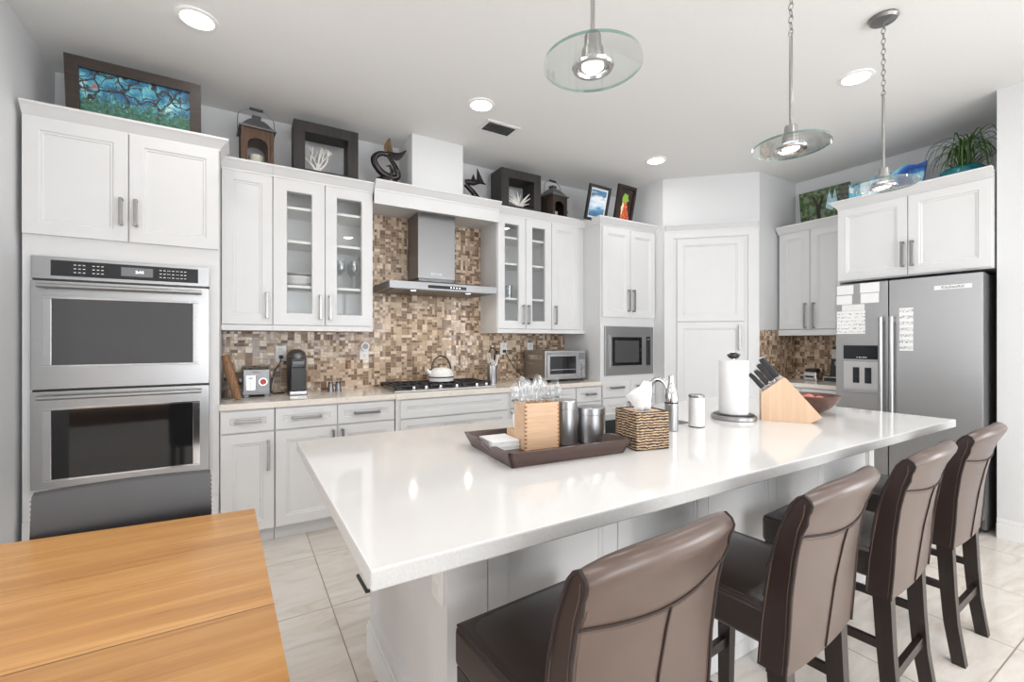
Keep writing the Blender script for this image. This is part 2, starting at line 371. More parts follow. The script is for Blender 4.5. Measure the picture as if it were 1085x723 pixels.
def obj(name, b, mats, parent=None, smooth=40, solid=None):
    bm = b.bm if isinstance(b, B) else b
    bmesh.ops.recalc_face_normals(bm, faces=bm.faces[:])
    me = bpy.data.meshes.new(name); bm.to_mesh(me); bm.free()
    for m in (mats if isinstance(mats, (list, tuple)) else [mats]): me.materials.append(m)
    if smooth:
        for p in me.polygons: p.use_smooth = True
        me.set_sharp_from_angle(angle=math.radians(smooth))
    o = bpy.data.objects.new(name, me); COL.objects.link(o)
    if smooth and smooth < 60:
        wn = o.modifiers.new('wn', 'WEIGHTED_NORMAL'); wn.keep_sharp = True; wn.weight = 60
    if parent: o.parent = parent
    return o
def tag(o, label, cat, group=None, kind=None):
    o['label'] = label; o['category'] = cat
    if group: o['group'] = group
    if kind: o['kind'] = kind
    return o
def thing(name, label, cat, loc=(0, 0, 0), rz=0.0, group=None):
    o = bpy.data.objects.new(name, None); COL.objects.link(o); o.location = loc; o.rotation_euler = (0, 0, rz); o.empty_display_size = .05
    return tag(o, label, cat, group)
def structure(name, b, m, smooth=30):
    o = obj(name, b, m, None, smooth); o['kind'] = 'structure'; return o
def dup(root, loc=None, rz=None, label=None, group=None):
    def cp(o, par):
        c = o.copy(); COL.objects.link(c)
        if par: c.parent = par; c.matrix_parent_inverse = o.matrix_parent_inverse
        for ch in o.children: cp(ch, c)
        return c
    r = cp(root, None)
    if loc is not None: r.location = loc
    if rz is not None: r.rotation_euler = (r.rotation_euler[0], r.rotation_euler[1], rz)
    if label: r['label'] = label
    if group: r['group'] = group
    return r
def text_b(txt, size, ext=.0006, font_align='CENTER', mat=Matrix.Identity(4)):
    cu = bpy.data.curves.new('t', 'FONT'); cu.body = txt; cu.size = size; cu.extrude = ext; cu.align_x = font_align; cu.align_y = 'CENTER'
    o = bpy.data.objects.new('t', cu); COL.objects.link(o)
    dg = bpy.context.evaluated_depsgraph_get(); me = bpy.data.meshes.new_from_object(o.evaluated_get(dg))
    bm = bmesh.new(); bm.from_mesh(me); bpy.data.objects.remove(o); bpy.data.curves.remove(cu); bpy.data.meshes.remove(me)
    b = B(); b.merge(bm, mat); return b
FRONT = lambda x, y, z: Matrix.Translation((x, y, z)) @ Matrix.Rotation(PI / 2, 4, 'X')   # writing that faces local -Y

# ------------------------------------------------------------ setting
CEIL = 2.985; YW = 3.875; XR = 5.07; XF = 4.33
structure('floor', B().box(-4.7, 5.3, -3.7, 4.0, -.12, 0), M['floor'])
structure('ceiling', B().box(-4.7, 5.3, -3.7, 4.0, CEIL, CEIL + .1), M['ceiling'])
structure('wall_back', B().box(-4.7, 5.3, YW, YW + .12, 0, CEIL), M['wall'])
structure('wall_right', B().box(XR, XR + .12, .9, YW, 0, CEIL), M['wall'])
structure('wall_partition', B().box(XF, XR + .12, -.9, .905, 0, CEIL).box(XF, XF + .24, -3.6, -3.1, 0, CEIL).box(XF, XF + .24, -3.1, -.9, 2.35, CEIL).box(XF, XF + .24, -3.1, -.9, 0, .35), M['wall'])
structure('wall_left', B().box(-1.105, -.985, 2.4, YW, 0, CEIL), M['wall'])
structure('wall_pantry', B().prism([(3.752, YW), (3.752, 3.192), (4.397, 2.55), (XR, 2.55), (XR, YW)], 'z', 0, CEIL), M['wall'])
structure('wall_chase', B().box(1.19, 1.64, 3.53, YW, 2.552, CEIL), M['wall'])
b = B()   # rear wall with the patio door opening
b.box(-4.7, -.5, -3.7, -3.58, 0, CEIL); b.box(3.3, XF, -3.7, -3.58, 0, CEIL); b.box(-.5, 3.3, -3.7, -3.58, 2.45, CEIL); b.box(-.5, 3.3, -3.7, -3.58, 0, .12)
structure('wall_rear', b, M['wall'])
b = B(); b.box(-4.7, -4.58, -3.58, -1.1, 0, CEIL); b.box(-4.7, -4.58, 2.3, YW, 0, CEIL); b.box(-4.7, -4.58, -1.1, 2.3, 2.45, CEIL); b.box(-4.7, -4.58, -1.1, 2.3, 0, .3)
structure('wall_side', b, M['wall'])
def window(name, x0, x1, z0, z1, n, loc, rz):
    f = B()
    f.box(x0, x1, -.03, .03, z0, z0 + .06); f.box(x0, x1, -.03, .03, z1 - .06, z1)
    for i in range(n + 1):
        x = x0 + (x1 - x0 - .06) * i / n; f.box(x, x + .06, -.03, .03, z0 + .06, z1 - .06)
    o = structure(name, f, M['trim']); o.location = loc; o.rotation_euler = (0, 0, rz)
window('window_1', -.5, 3.3, .12, 2.45, 3, (0, -3.61, 0), 0)
window('window_2', -1.1, 2.3, .3, 2.45, 3, (-4.61, 0, 0), PI / 2)
window('added_window', -3.1, -.9, .35, 2.35, 2, (4.46, 0, 0), PI / 2)  # invented unseen window, put in for the fill lamp
def baseboard(name, x0, x1, y0, y1):
    b = B(); b.box(x0, x1, y0, y1, 0, .105, .003); sx = .006 if x1 - x0 < .03 else 0; sy = .006 if y1 - y0 < .03 else 0
    b.box(x0 + sx, x1, y0 + sy, y1, .105, .135, .003); structure(name, b, M['trim'])
baseboard('baseboard_right', XF - .016, XF, -3.58, .905)
baseboard('baseboard_left', -.985, -.969, 2.4, 3.29)
b = B()
b.box(.88, 1.98, YW - .008, YW, .92, 2.38); b.box(-.105, .88, YW - .008, YW, .92, 1.40); b.box(1.98, 2.99, YW - .008, YW, .92, 1.40)
structure('wall_backsplash', b, M['mosaic'])
b = B(); b.box(4.40, XR - .008, 2.542, 2.55, .92, 1.42); b.box(XR - .008, XR, 1.84, 2.542, .92, 1.42)
structure('wall_backsplash_corner', b, M['mosaic'])

# ------------------------------------------------------------ cabinetry
def shaker(b, x0, x1, z0, z1, t=.02, st=.062, glass=False, y=0.0):
    def loop(i, yy): return [(x0 + i, yy, z0 + i), (x1 - i, yy, z0 + i), (x1 - i, yy, z1 - i), (x0 + i, yy, z1 - i)]
    L = [loop(0.0015, y), loop(0.0, y - t + .0015), loop(.0015, y - t), loop(st, y - t), loop(st + .005, y - t + .006)]
    if glass:
        L += [loop(st + .006, y)]; b.rings(L, cap0=False, cap1=False)
        bm = b.bm; bm.verts.ensure_lookup_table(); vs = bm.verts[-24:]
        for j in range(4): b.face([vs[j], vs[20 + j], vs[20 + (j + 1) % 4], vs[(j + 1) % 4]])
    else:
        L += [loop(st + .013, y - t + .006), loop(st + .018, y - t + .011)]; b.rings(L)
    return b
def pull(parent, x, z, length, vert=True, y=-.02, m='nickel', w=.017, name='handle'):
    b = B(); h = length * (.56 if length > .06 else .5)
    if vert:
        b.box(x - w / 2, x + w / 2, y - .036, y - .026, z - h, z + h, .002)
        for s in (-1, 1): b.box(x - w / 2, x + w / 2, y - .03, y, z + s * (h - .008) - .007, z + s * (h - .008) + .007, .002)
    else:
        b.box(x - h, x + h, y - .036, y - .026, z - w / 2, z + w / 2, .002)
        for s in (-1, 1): b.box(x + s * (h - .008) - .007, x + s * (h - .008) + .007, y - .03, y, z - w / 2, z + w / 2, .002)
    return obj(name, b, M[m], parent)
def door(parent, x0, x1, z0, z1, handle=None, glass=False, st=.062, name='door', y=0.0):
    g = .0015; o = obj(name, shaker(B(), x0 + g, x1 - g, z0 + g, z1 - g, glass=glass, st=st, y=y), M['cab'], parent)
    if glass: obj('glass_pane', B().box(x0 + st, x1 - st, y - .011, y - .007, z0 + st, z1 - st), M['pane'], o)
    if handle:
        hx, hz, ln, vt = handle; pull(o, hx, hz, ln, vt, y - .02)
    return o
CROWN = [(0, 0), (.006, 0), (.006, .012), (.014, .02), (.034, .045), (.044, .058), (.050, .060), (.050, .072), (0, .072)]
def crown(path, z0, sc=1.0, hs=1.0):
    b = B(); n = len(path); P = [Vector(p) for p in path]; rs = []
    for i in range(n):
        ds = []
        if i > 0: ds.append((P[i] - P[i - 1]).normalized())
        if i < n - 1: ds.append((P[i + 1] - P[i]).normalized())
        ns = [Vector((d.y, -d.x)) for d in ds]
        if len(ns) == 2: m = (ns[0] + ns[1]); m = m / m.dot(ns[0])
        else: m = ns[0]
        rs.append([(P[i].x + m.x * o * sc, P[i].y + m.y * o * sc, z0 + z * hs) for o, z in CROWN])
    b.rings(rs); return b
CG = 'white shaker kitchen cabinets'

# oven tower
t = thing('oven_cabinet', 'tall white cabinet tower housing the double wall oven', 'cabinet', (-.963, 3.305, 0), 0, CG); w = .855
b = B(); b.box(0, .04, 0, .568, 0, 2.479); b.box(w - .05, w, 0, .568, 0, 2.479); b.box(.04, w - .05, .55, .568, 0, 2.479)
b.box(.04, w - .05, 0, .55, 1.757, 2.479); b.box(.04, w - .05, 0, .55, .372, .53); b.box(.04, w - .05, .06, .55, 0, .10); b.box(.04, w - .05, .0, .55, .10, .372)
obj('body', b, M['cab'], t)
door(t, .002, .427, 1.866, 2.477, (.398, 2.03, .135, True)); door(t, .429, w - .002, 1.866, 2.477, (.462, 2.03, .135, True))
door(t, .002, w - .002, .105, .37, (.43, .31, .16, False), name='drawer')
obj('crown_moulding', crown([(.0, 0), (w, 0), (w, .23)], 2.475, 1.0), M['cab'], t)
obj('top_panel', B().box(0, w, 0, .568, 2.479, 2.497), M['cab'], t)

# double oven
t = thing('double_oven', 'stainless double wall oven built into the white tower', 'oven', (-.926, 3.305, .533)); w = .768
obj('body', B().box(.012, w - .012, .002, .53, .01, 1.20), M['steeld'], t)
cp = obj('control_panel', B().box(0, w, -.022, .001, 1.104, 1.222, .003), M['steelh'], t)
obj('glass_fascia', B().box(.075, w - .055, -.0245, -.0215, 1.122, 1.205, .001), M['dial'], cp)
obj('display', B().box(.36, .50, -.0262, -.0243, 1.14, 1.19, .001), M['display'], cp)
b = text_b('3:44', .022, .0004, mat=FRONT(.44, -.0268, 1.165)); obj('clock_digits', b, M['led'], cp)
b = B()
for gx, nn in ((.17, 3), (.245, 3), (.535, 3), (.575, 3), (.615, 2), (.65, 1)):
    for i in range(nn):
        for j in range(3): b.box(gx + i * .018 - .005, gx + i * .018 + .005, -.0254, -.0243, 1.142 + j * .02, 1.146 + j * .02)
obj('button_marks', b, M['plastic_white'], cp)
def oven_door(z0, z1, wz0, wz1, gm):
    d = obj('door', B().box(0, w, -.03, -.001, z0, z1, .004), M['steelh'], t)
    b = B(); o = .045
    for x0, x1, a, c in ((o, w - o, wz1 + .0, wz1 + .012), (o, w - o, wz0 - .012, wz0), (o, .08, wz0, wz1), (w - .08, w - o, wz0, wz1)): b.box(x0, x1, -.034, -.029, a, c, .0015)
    obj('window_trim', b, M['chrome'], d)
    obj('window_glass', B().box(.08, w - .08, -.0325, -.029, wz0, wz1), M[gm], d)
    b = B(); hz = z1 - .03; b.cyl((.035, -.075, hz), (w - .035, -.075, hz), .0115, n=16)
    for x in (.06, w - .06): b.cyl((x, -.075, hz), (x, -.028, hz - .006), .009, n=10)
    obj('handle', b, M['steelh'], d)
oven_door(.522, 1.094, .650, 1.0, 'ovenglass2'); oven_door(.002, .512, .048, .412, 'ovenglass')
obj('gap_strip', B().box(.004, w - .004, -.012, .0, .0, 1.10), M['black'], t)

# base run
def base_cab(x0, x1, label, fronts, yf=3.305, toe=True, z1=.882):
    t = thing('base_cabinet', label, 'cabinet', (x0, yf, 0), 0, CG); w = x1 - x0
    b = B(); b.box(0.001, w - .001, 0, YW - yf - .002, .10, z1); b.box(.001, w - .001, .065, YW - yf - .002, 0, .10); obj('body', b, M['cab'], t)
    for f in fronts:
        a, c, z0, zz, h, nm = f; door(t, a, c, z0, zz, h, name=nm, st=.045 if nm == 'drawer' else .062)
    return t
DR = (.735, .872)
base_cab(-.105, .194, 'base cabinet beside the oven tower, under the toaster', [(.004, .297, *DR, (.15, .805, .13, False), 'drawer'), (.004, .297, .105, .728, (.262, .58, .17, True), 'door')])
base_cab(.195, .978, 'wide base cabinet under the coffee machine with two drawers', [(.002, .382, *DR, (.19, .805, .16, False), 'drawer'), (.384, .780, *DR, (.58, .805, .16, False), 'drawer'),
    (.002, .382, .105, .728, (.352, .62, .15, True), 'door'), (.384, .780, .105, .728, (.414, .62, .15, True), 'door')])
base_cab(.980, 1.955, 'base cabinet with a long drawer front under the gas cooktop', [(.03, .945, *DR, None, 'drawer'), (.03, .945, .42, .728, (.49, .65, .2, False), 'drawer'), (.03, .945, .105, .413, (.49, .33, .2, False), 'drawer')], yf=3.275)
base_cab(1.957, 2.06, 'narrow pull-out base cabinet beside the cooktop cabinet', [(.002, .101, *DR, (.05, .805, .05, False), 'drawer'), (.002, .101, .105, .728, (.05, .6, .15, True), 'door')])
base_cab(2.062, 2.68, 'base cabinet below the toaster oven', [(.002, .615, *DR, (.31, .805, .16, False), 'drawer'), (.002, .308, .105, .728, (.28, .6, .15, True), 'door'), (.31, .615, .105, .728, (.34, .6, .15, True), 'door')])
base_cab(2.682, 2.994, 'base cabinet with one drawer next to the microwave tower', [(.002, .31, *DR, (.17, .805, .10, False), 'drawer'), (.002, .31, .105, .728, (.27, .6, .15, True), 'door')])
b = B(); b.prism([(-.107, YW - .009), (-.107, 3.272), (.975, 3.272), (.975, 3.242), (1.96, 3.242), (1.96, 3.272), (2.994, 3.272), (2.994, YW - .009)], 'z', .883, .92)
tag(obj('countertop', b, M['counter']), 'cream stone countertop along the back wall carrying the cooktop', 'countertop')

# upper cabinets on the back wall
def open_carcass(b, x0, x1, d, z0, z1, shelves, y0=0.0):
    k = .018
    b.box(x0, x0 + k, y0, d, z0, z1); b.box(x1 - k, x1, y0, d, z0, z1); b.box(x0 + k, x1 - k, y0, d, z0, z0 + k); b.box(x0 + k, x1 - k, y0, d, z1 - k, z1)
    b.box(x0 + k, x1 - k, d - .008, d, z0 + k, z1 - k)
    for s in shelves: b.box(x0 + k, x1 - k, y0 + .012, d - .008, s - .009, s + .009)
UY = 3.55; UD = YW - .010 - UY; US = (1.70, 2.02, 2.26)
def rail(w, d, z=1.382, x0=0.0): return B().box(x0, w, -.019, d, z, 1.419, .002)
t = thing('upper_cabinet', 'wall cabinet with one solid door beside the oven tower', 'cabinet', (-.105, UY, 0), 0, CG)
obj('body', B().box(0, .300, 0, UD, 1.42, 2.455), M['cab'], t); door(t, .002, .300, 1.422, 2.453, (.265, 1.555, .16, True)); obj('light_rail', rail(.300, UD), M['cab'], t)
obj('crown_moulding', crown([(0, -.019), (.300, -.019)], 2.447), M['cab'], t); obj('top_panel', B().box(0, .3, -.019, UD, 2.455, 2.485), M['cab'], t)
t = thing('upper_cabinet', 'glass-door wall cabinet on the oven side of the range hood', 'cabinet', (.196, UY, 0), 0, CG)
b = B(); open_carcass(b, 0, .684, UD, 1.42, 2.455, US); b.box(.336, .348, 0, .03, 1.438, 2.437); obj('body', b, M['cabbright'], t)
door(t, .002, .337, 1.422, 2.453, (.305, 1.555, .16, True), True, .082); door(t, .339, .682, 1.422, 2.453, (.372, 1.555, .16, True), True, .078)
obj('light_rail', rail(.684, UD), M['cab'], t); obj('crown_moulding', crown([(0, -.019), (.684, -.019)], 2.447), M['cab'], t); obj('top_panel', B().box(0, .684, -.019, UD, 2.455, 2.485), M['cab'], t)
# hood valance with soffit
t = thing('hood_valance', 'white valance with crown moulding bridging over the range hood', 'valance', (.882, 3.49, 0))
w = 1.094; dd = YW - .01 - 3.49
obj('board', B().box(0, w, 0, .02, 2.365, 2.475), M['cab'], t); obj('soffit', B().box(0, w, .02, dd, 2.383, 2.395), M['cab'], t)
obj('crown_moulding', crown([(0, .0), (w, .0)], 2.467), M['cab'], t); obj('top_panel', B().box(0, w, .02, dd, 2.475, 2.497), M['cab'], t)
t = thing('upper_cabinet', 'glass-door wall cabinet between the range hood and microwave tower', 'cabinet', (1.980, UY, 0), 0, CG)
w = 1.014
b = B(); open_carcass(b, .006, .598, UD, 1.42, 2.455, US); b.box(.298, .306, 0, .03, 1.438, 2.437); obj('glazed_body', b, M['cabbright'], t)
obj('end_panel', B().box(-.001, .0055, -.0, UD, 1.42, 2.455), M['cab'], t); obj('body', B().box(.600, w, 0, UD, 1.42, 2.455), M['cab'], t)
door(t, .002, .300, 1.422, 2.453, (.272, 1.555, .16, True), True, .07); door(t, .302, .598, 1.422, 2.453, (.328, 1.555, .16, True), True, .07); door(t, .600, .935, 1.422, 2.453, (.64, 1.56, .16, True))
obj('light_rail', rail(w, UD), M['cab'], t); obj('crown_moulding', crown([(0, -.019), (w, -.019)], 2.447), M['cab'], t); obj('top_panel', B().box(0, w, -.019, UD, 2.455, 2.485), M['cab'], t)

# microwave tower
t = thing('microwave_cabinet', 'tall white cabinet tower housing the microwave by the pantry', 'cabinet', (2.997, 3.305, 0), 0, CG); w = .752; d = .565
b = B(); b.box(0, .05, 0, d, .0, 2.46); b.box(w - .03, w, 0, d, 0, 2.46); b.box(.05, w - .03, d - .02, d, 0, 2.46); b.box(.05, w - .03, 0, d - .02, 1.456, 2.46); b.box(.05, w - .03, 0, d - .02, .10, .968)
b.box(.05, w - .03, .06, d - .02, 0, .1)
obj('body', b, M['cab'], t)
door(t, .012, .385, 1.545, 2.43, (.352, 1.715, .20, True)); door(t, .387, w - .008, 1.545, 2.43, (.42, 1.715, .20, True))
door(t, .012, .385, .755, .91, (.195, .85, .15, False), name='drawer', st=.045); door(t, .387, w - .008, .755, .91, (.56, .85, .15, False), name='drawer', st=.045)
door(t, .012, .385, .105, .748, (.352, .62, .15, True)); door(t, .387, w - .008, .105, .748, (.42, .62, .15, True))
obj('crown_moulding', crown([(0, .22), (0, 0), (w, 0)], 2.445), M['cab'], t); obj('top_panel', B().box(0, w, 0, d, 2.46, 2.48), M['cab'], t)
t = thing('microwave', 'built-in stainless microwave with dark window and control strip', 'microwave', (3.048, 3.305, .970)); w = .672; h = .484
obj('body', B().box(.01, w - .01, .003, .38, .004, h - .004), M['steeld'], t)
obj('trim_kit', B().box(0, w, -.015, .002, 0, h, .003), M['steelh'], t)
d_ = obj('door', B().box(.05, .53, -.030, -.0145, .075, h - .085, .004), M['steelh'], t)
obj('window_glass', B().box(.075, .485, -.033, -.0295, .095, h - .105, .002), M['ovenglass'], d_)
obj('window_screen', B().box(.11, .44, -.0345, -.0328, .125, h - .14, .001), M['ovenglass2'], d_)
p_ = obj('control_panel', B().box(.532, .625, -.030, -.0145, .075, h - .085, .003), M['steelh'], t)
obj('keypad', B().box(.548, .608, -.032, -.0295, .09, h - .10, .001), M['dial'], p_); obj('display', B().box(.565, .595, -.0335, -.0318, h - .135, h - .12), M['display'], p_)

# pantry
t = thing('pantry_cabinet', 'tall white corner pantry door with a single pull handle', 'pantry', (3.7525 - .0007, 3.1915 - .0007, 0), -PI / 4, CG); w = .908
b = B(); b.box(.01, .10, -.022, -.001, 0, 2.44, .002); b.box(.80, w - .01, -.022, -.001, 0, 2.44, .002); b.box(.10, .80, -.022, -.001, 2.36, 2.44); b.box(.10, .80, -.012, -.001, 0, .1)
b.box(.10, .80, -.008, -.001, .1, 2.36); obj('frame', b, M['cab'], t)
door(t, .135, .765, 1.507, 2.345, None, y=-.008); door(t, .135, .765, .11, 1.503, (.715, 1.345, .22, True), y=-.008)
obj('crown_moulding', crown([(.03, -.022), (w - .03, -.022)], 2.425, .9), M['cab'], t)

# right wall upper cabinet, counter, base
t = thing('upper_cabinet', 'wall cabinet over the small corner counter beside the fridge', 'cabinet', (4.72, 2.535, 0), -PI / 2, CG); w = .69; d = XR - .009 - 4.72
obj('body', B().box(0, w, 0, d, 1.42, 2.40), M['cab'], t)
door(t, .01, .298, 1.425, 2.385, (.262, 1.555, .22, True)); door(t, .30, .60, 1.425, 2.385, (.336, 1.555, .22, True))
obj('light_rail', B().box(.0, w, -.019, d, 1.365, 1.419, .002), M['cab'], t); obj('crown_moulding', crown([(0, -.019), (w, -.019)], 2.385), M['cab'], t); obj('top_panel', B().box(0, w, -.019, d, 2.40, 2.42), M['cab'], t)
t = thing('base_cabinet', 'short base cabinet in the corner between pantry and fridge', 'cabinet', (4.46, 2.535, 0), -PI / 2, CG); w = .69
obj('body', B().box(0, w, 0, .60, .1, .882), M['cab'], t); door(t, .01, .34, .105, .875, (.3, .75, .15, True)); door(t, .342, .68, .105, .875, (.38, .75, .15, True)); obj('plinth', B().box(0, w, .06, .6, 0, .1), M['cab'], t)
tag(obj('countertop', B().box(4.43, XR - .009, 1.845, 2.541, .883, .92, .002), M['counter']), 'small cream countertop in the corner beside the fridge', 'countertop')
t = thing('fridge_cabinet', 'white two-door cabinet above the stainless fridge', 'cabinet', (4.32, 1.835, 0), -PI / 2, CG); w = .918; d = XR - .002 - 4.32
obj('body', B().box(0, w, 0, d, 1.80, 2.44), M['cab'], t); obj('side_panel', B().box(.0, .012, 0, d, 0, 1.80), M['cab'], t)
door(t, .004, .468, 1.808, 2.405, (.442, 1.965, .17, True)); door(t, .470, w - .004, 1.808, 2.405, (.498, 1.965, .17, True))
obj('crown_moulding', crown([(0, .28), (0, -.0), (w, 0)], 2.41, 1.0, .95), M['cab'], t); obj('top_panel', B().box(0, w, 0, d, 2.44, 2.46), M['cab'], t)

# fridge
t = thing('refrigerator', 'stainless side-by-side refrigerator with water dispenser', 'refrigerator', (4.30, 1.817, 0), -PI / 2); w = .868
obj('body', B().box(.0, w, .003, .72, .03, 1.765, .004), plain('fridge_side_grey', (.13, .13, .135), .45), t)
obj('kick_plate', B().box(.02, w - .02, -.02, .002, .02, .10), M['black'], t)
b = B()
for x in (.05, w - .05): b.cyl((x, .0, 0), (x, .0, .03), .018, n=12)
obj('front_feet', b, M['black'], t)
dl = obj('freezer_door', B().box(.0, .352, -.062, -.002, .11, 1.772, .005), M['steelf'], t)
dr = obj('fridge_door', B().box(.358, w, -.062, -.002, .11, 1.772, .005), M['steelf'], t)
for dd_, x in ((dl, .322), (dr, .388)):
    b = B(); b.cyl((x, -.108, .55), (x, -.108, 1.49), .0155, n=18); 
    for z in (.57, 1.465): b.box(x - .012, x + .012, -.105, -.06, z - .014, z + .014, .003)
    b.cyl((x, -.108, 1.486), (x, -.108, 1.494), .017, n=18); obj('handle', b, M['steelv'], dd_)
dp = obj('dispenser', B().box(.05, .300, -.066, -.061, .895, 1.285, .002), M['steelf'], dl)
obj('display', B().box(.058, .292, -.069, -.0655, 1.165, 1.275, .002), M['dial'], dp)
obj('display_marks', text_b('- -- - -- -', .02, .0004, mat=FRONT(.185, -.0695, 1.182)), M['led'], dp)
b = B(); b.box(.060, .290, -.0675, -.0655, .925, 1.145); obj('alcove_back', b, M['alcove'], dp)
for x in (.125, .205):
    obj('paddle', B().box(x, x + .045, -.074, -.067, .975, 1.10, .003), M['dial'], dp)
obj('drip_shelf', B().box(.055, .295, -.082, -.066, .900, .925, .003), M['steelf'], dp)
b = B(); b.box(.62, .815, -.0645, -.0615, 1.672, 1.702, .001); pl = obj('badge', b, M['plastic_white'], dr)
obj('badge_lettering', text_b('KitchenAid', .026, .0005, mat=FRONT(.7175, -.065, 1.687)), M['black'], pl)
def paper(label, y0, y1, z0, z1, m, grp='papers on the fridge door'):
    o = obj('note_paper', B().box(0, abs(y1 - y0), -.0008, .0, 0, z1 - z0), M[m]); o.location = (4.2375 - .0006, max(y0, y1), z0); o.rotation_euler = (0, 0, -PI / 2); tag(o, label, 'note', grp); return o
paper('white card at the top outer corner of the freezer door', 1.808, 1.690, 1.688, 1.762, 'notes2')
paper('white card just below the outer top card on the freezer door', 1.810, 1.700, 1.608, 1.680, 'notes2')
paper('white card at the top of the freezer door beside the door gap', 1.645, 1.518, 1.692, 1.768, 'notes2')
paper('white card under the card nearest the gap on the freezer door', 1.641, 1.521, 1.610, 1.686, 'notes2')
paper('large sheet full of writing stuck to the freezer door', 1.808, 1.610, 1.368, 1.552, 'notes')
paper('blank strip of paper above the large written sheet', 1.771, 1.615, 1.554, 1.604, 'paper')
paper('long narrow strip of printed stickers on the fridge door', 1.395, 1.313, 1.238, 1.556, 'notes3')

# ------------------------------------------------------------ island
t = thing('kitchen_island', 'large white island base with panelled sides under the quartz top', 'island', (0, 0, 0))
x0, x1, y0, y1 = .467, 3.02, 1.105, 1.925
SX0, SX1, SY0, SY1 = 1.28, 1.86, 1.40, 1.80
b = B(); b.box(x0 + .02, SX0 - .02, y0 + .02, y1 - .02, .0, .882); b.box(SX1 + .02, x1 - .02, y0 + .02, y1 - .02, .0, .882)
b.box(SX0 - .02, SX1 + .02, y0 + .02, SY0 - .02, 0, .882); b.box(SX0 - .02, SX1 + .02, SY1 + .02, y1 - .02, 0, .882); b.box(SX0 - .02, SX1 + .02, SY0 - .02, SY1 + .02, 0, .6)
obj('body', b, M['cab'], t)
b = B(); b.box(x0 + .0197, .587, y0, y0 + .0195, 0, .882); obj('corner_post', b, M['cab'], t)
xs = [.589, 1.08, 1.559, 2.04, 2.52, x1]
for a, c in zip(xs, xs[1:]):
    o = obj('side_panel', shaker(B(), a + .001, c - .001, .002, .881, t=.0195, st=.062), M['cab'], t); o.location = (0, y0 + .02, 0)
o = obj('end_panel', shaker(B(), -(y1 - .002), -(y0 + .10), .14, .881, t=.0195, st=.045), M['cab'], t); o.location = (x0 + .0195, 0, 0); o.rotation_euler = (0, 0, -PI / 2)
obj('end_post', B().box(x0, x0 + .0195, y0, y0 + .098, .14, .882), M['cab'], t)
obj('end_baseboard', B().box(x0 - .014, x0 + .019, y0 - .002, y1 + .004, 0, .125, .003).box(x0 - .008, x0 + .019, y0, y1 + .002, .125, .14, .002), M['trim'], t)
op = obj('power_outlet', B().box(x0 - .006, x0 - .0005, 1.125, 1.20, .60, .72, .002), M['plastic_white'], t)
b = B()
for z in (.632, .688): b.box(x0 - .008, x0 - .0055, 1.145, 1.18, z - .015, z + .015, .001)
obj('socket', b, M['trim'], op)
obj('towel_bar', B().tube([(.50, 1.925, .262), (.455, 1.93, .262), (.452, 2.08, .262)], .008, 10), M['black'], t)['label'] = 'black rod sticking out at the far corner'
# top with sink cut-out
XS = [.190, SX0, SX1, 3.045]; YS = [.777, SY0, SY1, 1.938]
bm = bmesh.new(); V = {}
for k, z in enumerate((.883, .92)):
    for i, x in enumerate(XS):
        for j, y in enumerate(YS): V[i, j, k] = bm.verts.new((x, y, z))
for i in range(3):
    for j in range(3):
        if (i, j) == (1, 1): continue
        for k in (0, 1): bm.faces.new([V[i, j, k], V[i + 1, j, k], V[i + 1, j + 1, k], V[i, j + 1, k]])
def wallq(a, c): bm.faces.new([V[a + (0,)], V[c + (0,)], V[c + (1,)], V[a + (1,)]])
for i in range(3): wallq((i, 0), (i + 1, 0)); wallq((i, 3), (i + 1, 3)); wallq((0, i), (0, i + 1)); wallq((3, i), (3, i + 1))
wallq((1, 1), (2, 1)); wallq((1, 2), (2, 2)); wallq((1, 1), (1, 2)); wallq((2, 1), (2, 2))
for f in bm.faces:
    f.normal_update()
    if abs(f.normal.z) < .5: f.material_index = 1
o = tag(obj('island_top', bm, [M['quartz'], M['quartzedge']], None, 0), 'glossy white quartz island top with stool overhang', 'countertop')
md = o.modifiers.new('b', 'BEVEL'); md.width = .004; md.segments = 2; md.limit_method = 'ANGLE'
b = B(); a = .004
b.box(SX0 - .012, SX0, SY0 - .012, SY1 + .012, .66, .882); b.box(SX1, SX1 + .012, SY0 - .012, SY1 + .012, .66, .882); b.box(SX0, SX1, SY0 - .012, SY0, .66, .882); b.box(SX0, SX1, SY1, SY1 + .012, .66, .882); b.box(SX0 - .012, SX1 + .012, SY0 - .012, SY1 + .012, .648, .66)
t = thing('sink', 'dark undermount sink in the island behind the tissue box', 'sink', (0, 0, 0)); obj('basin', b, M['sinkm'], t); obj('drain', B().lathe([(.04, 0), (.04, .004), (.0, .004)], 20, (1.57, 1.6, .66)), M['chrome'], t)
t = thing('faucet', 'arched chrome kitchen faucet rising from the island', 'faucet', (1.665, 1.385, .92), .35)
obj('base', B().lathe([(.027, 0), (.027, .012), (.019, .03), (.016, .06)], 20), M['chrome'], t)
pts = [(0, 0, .05), (0, 0, .15)] + [(0, .045 - .045 * math.cos(a * PI / 10), .15 + .065 * math.sin(a * PI / 10)) for a in range(1, 10)] + [(0, .092, .14)]
obj('spout', B().tube(pts, .0115, 14), M['chrome'], t); obj('spray_head', B().cyl((0, .0905, .155), (0, .092, .105), .015, .017, 16), M['nickel'], t)
obj('lever', B().tube([(.015, 0, .05), (.04, 0, .06), (.075, -.005, .085)], [.009, .007, .005], 10), M['chrome'], t)

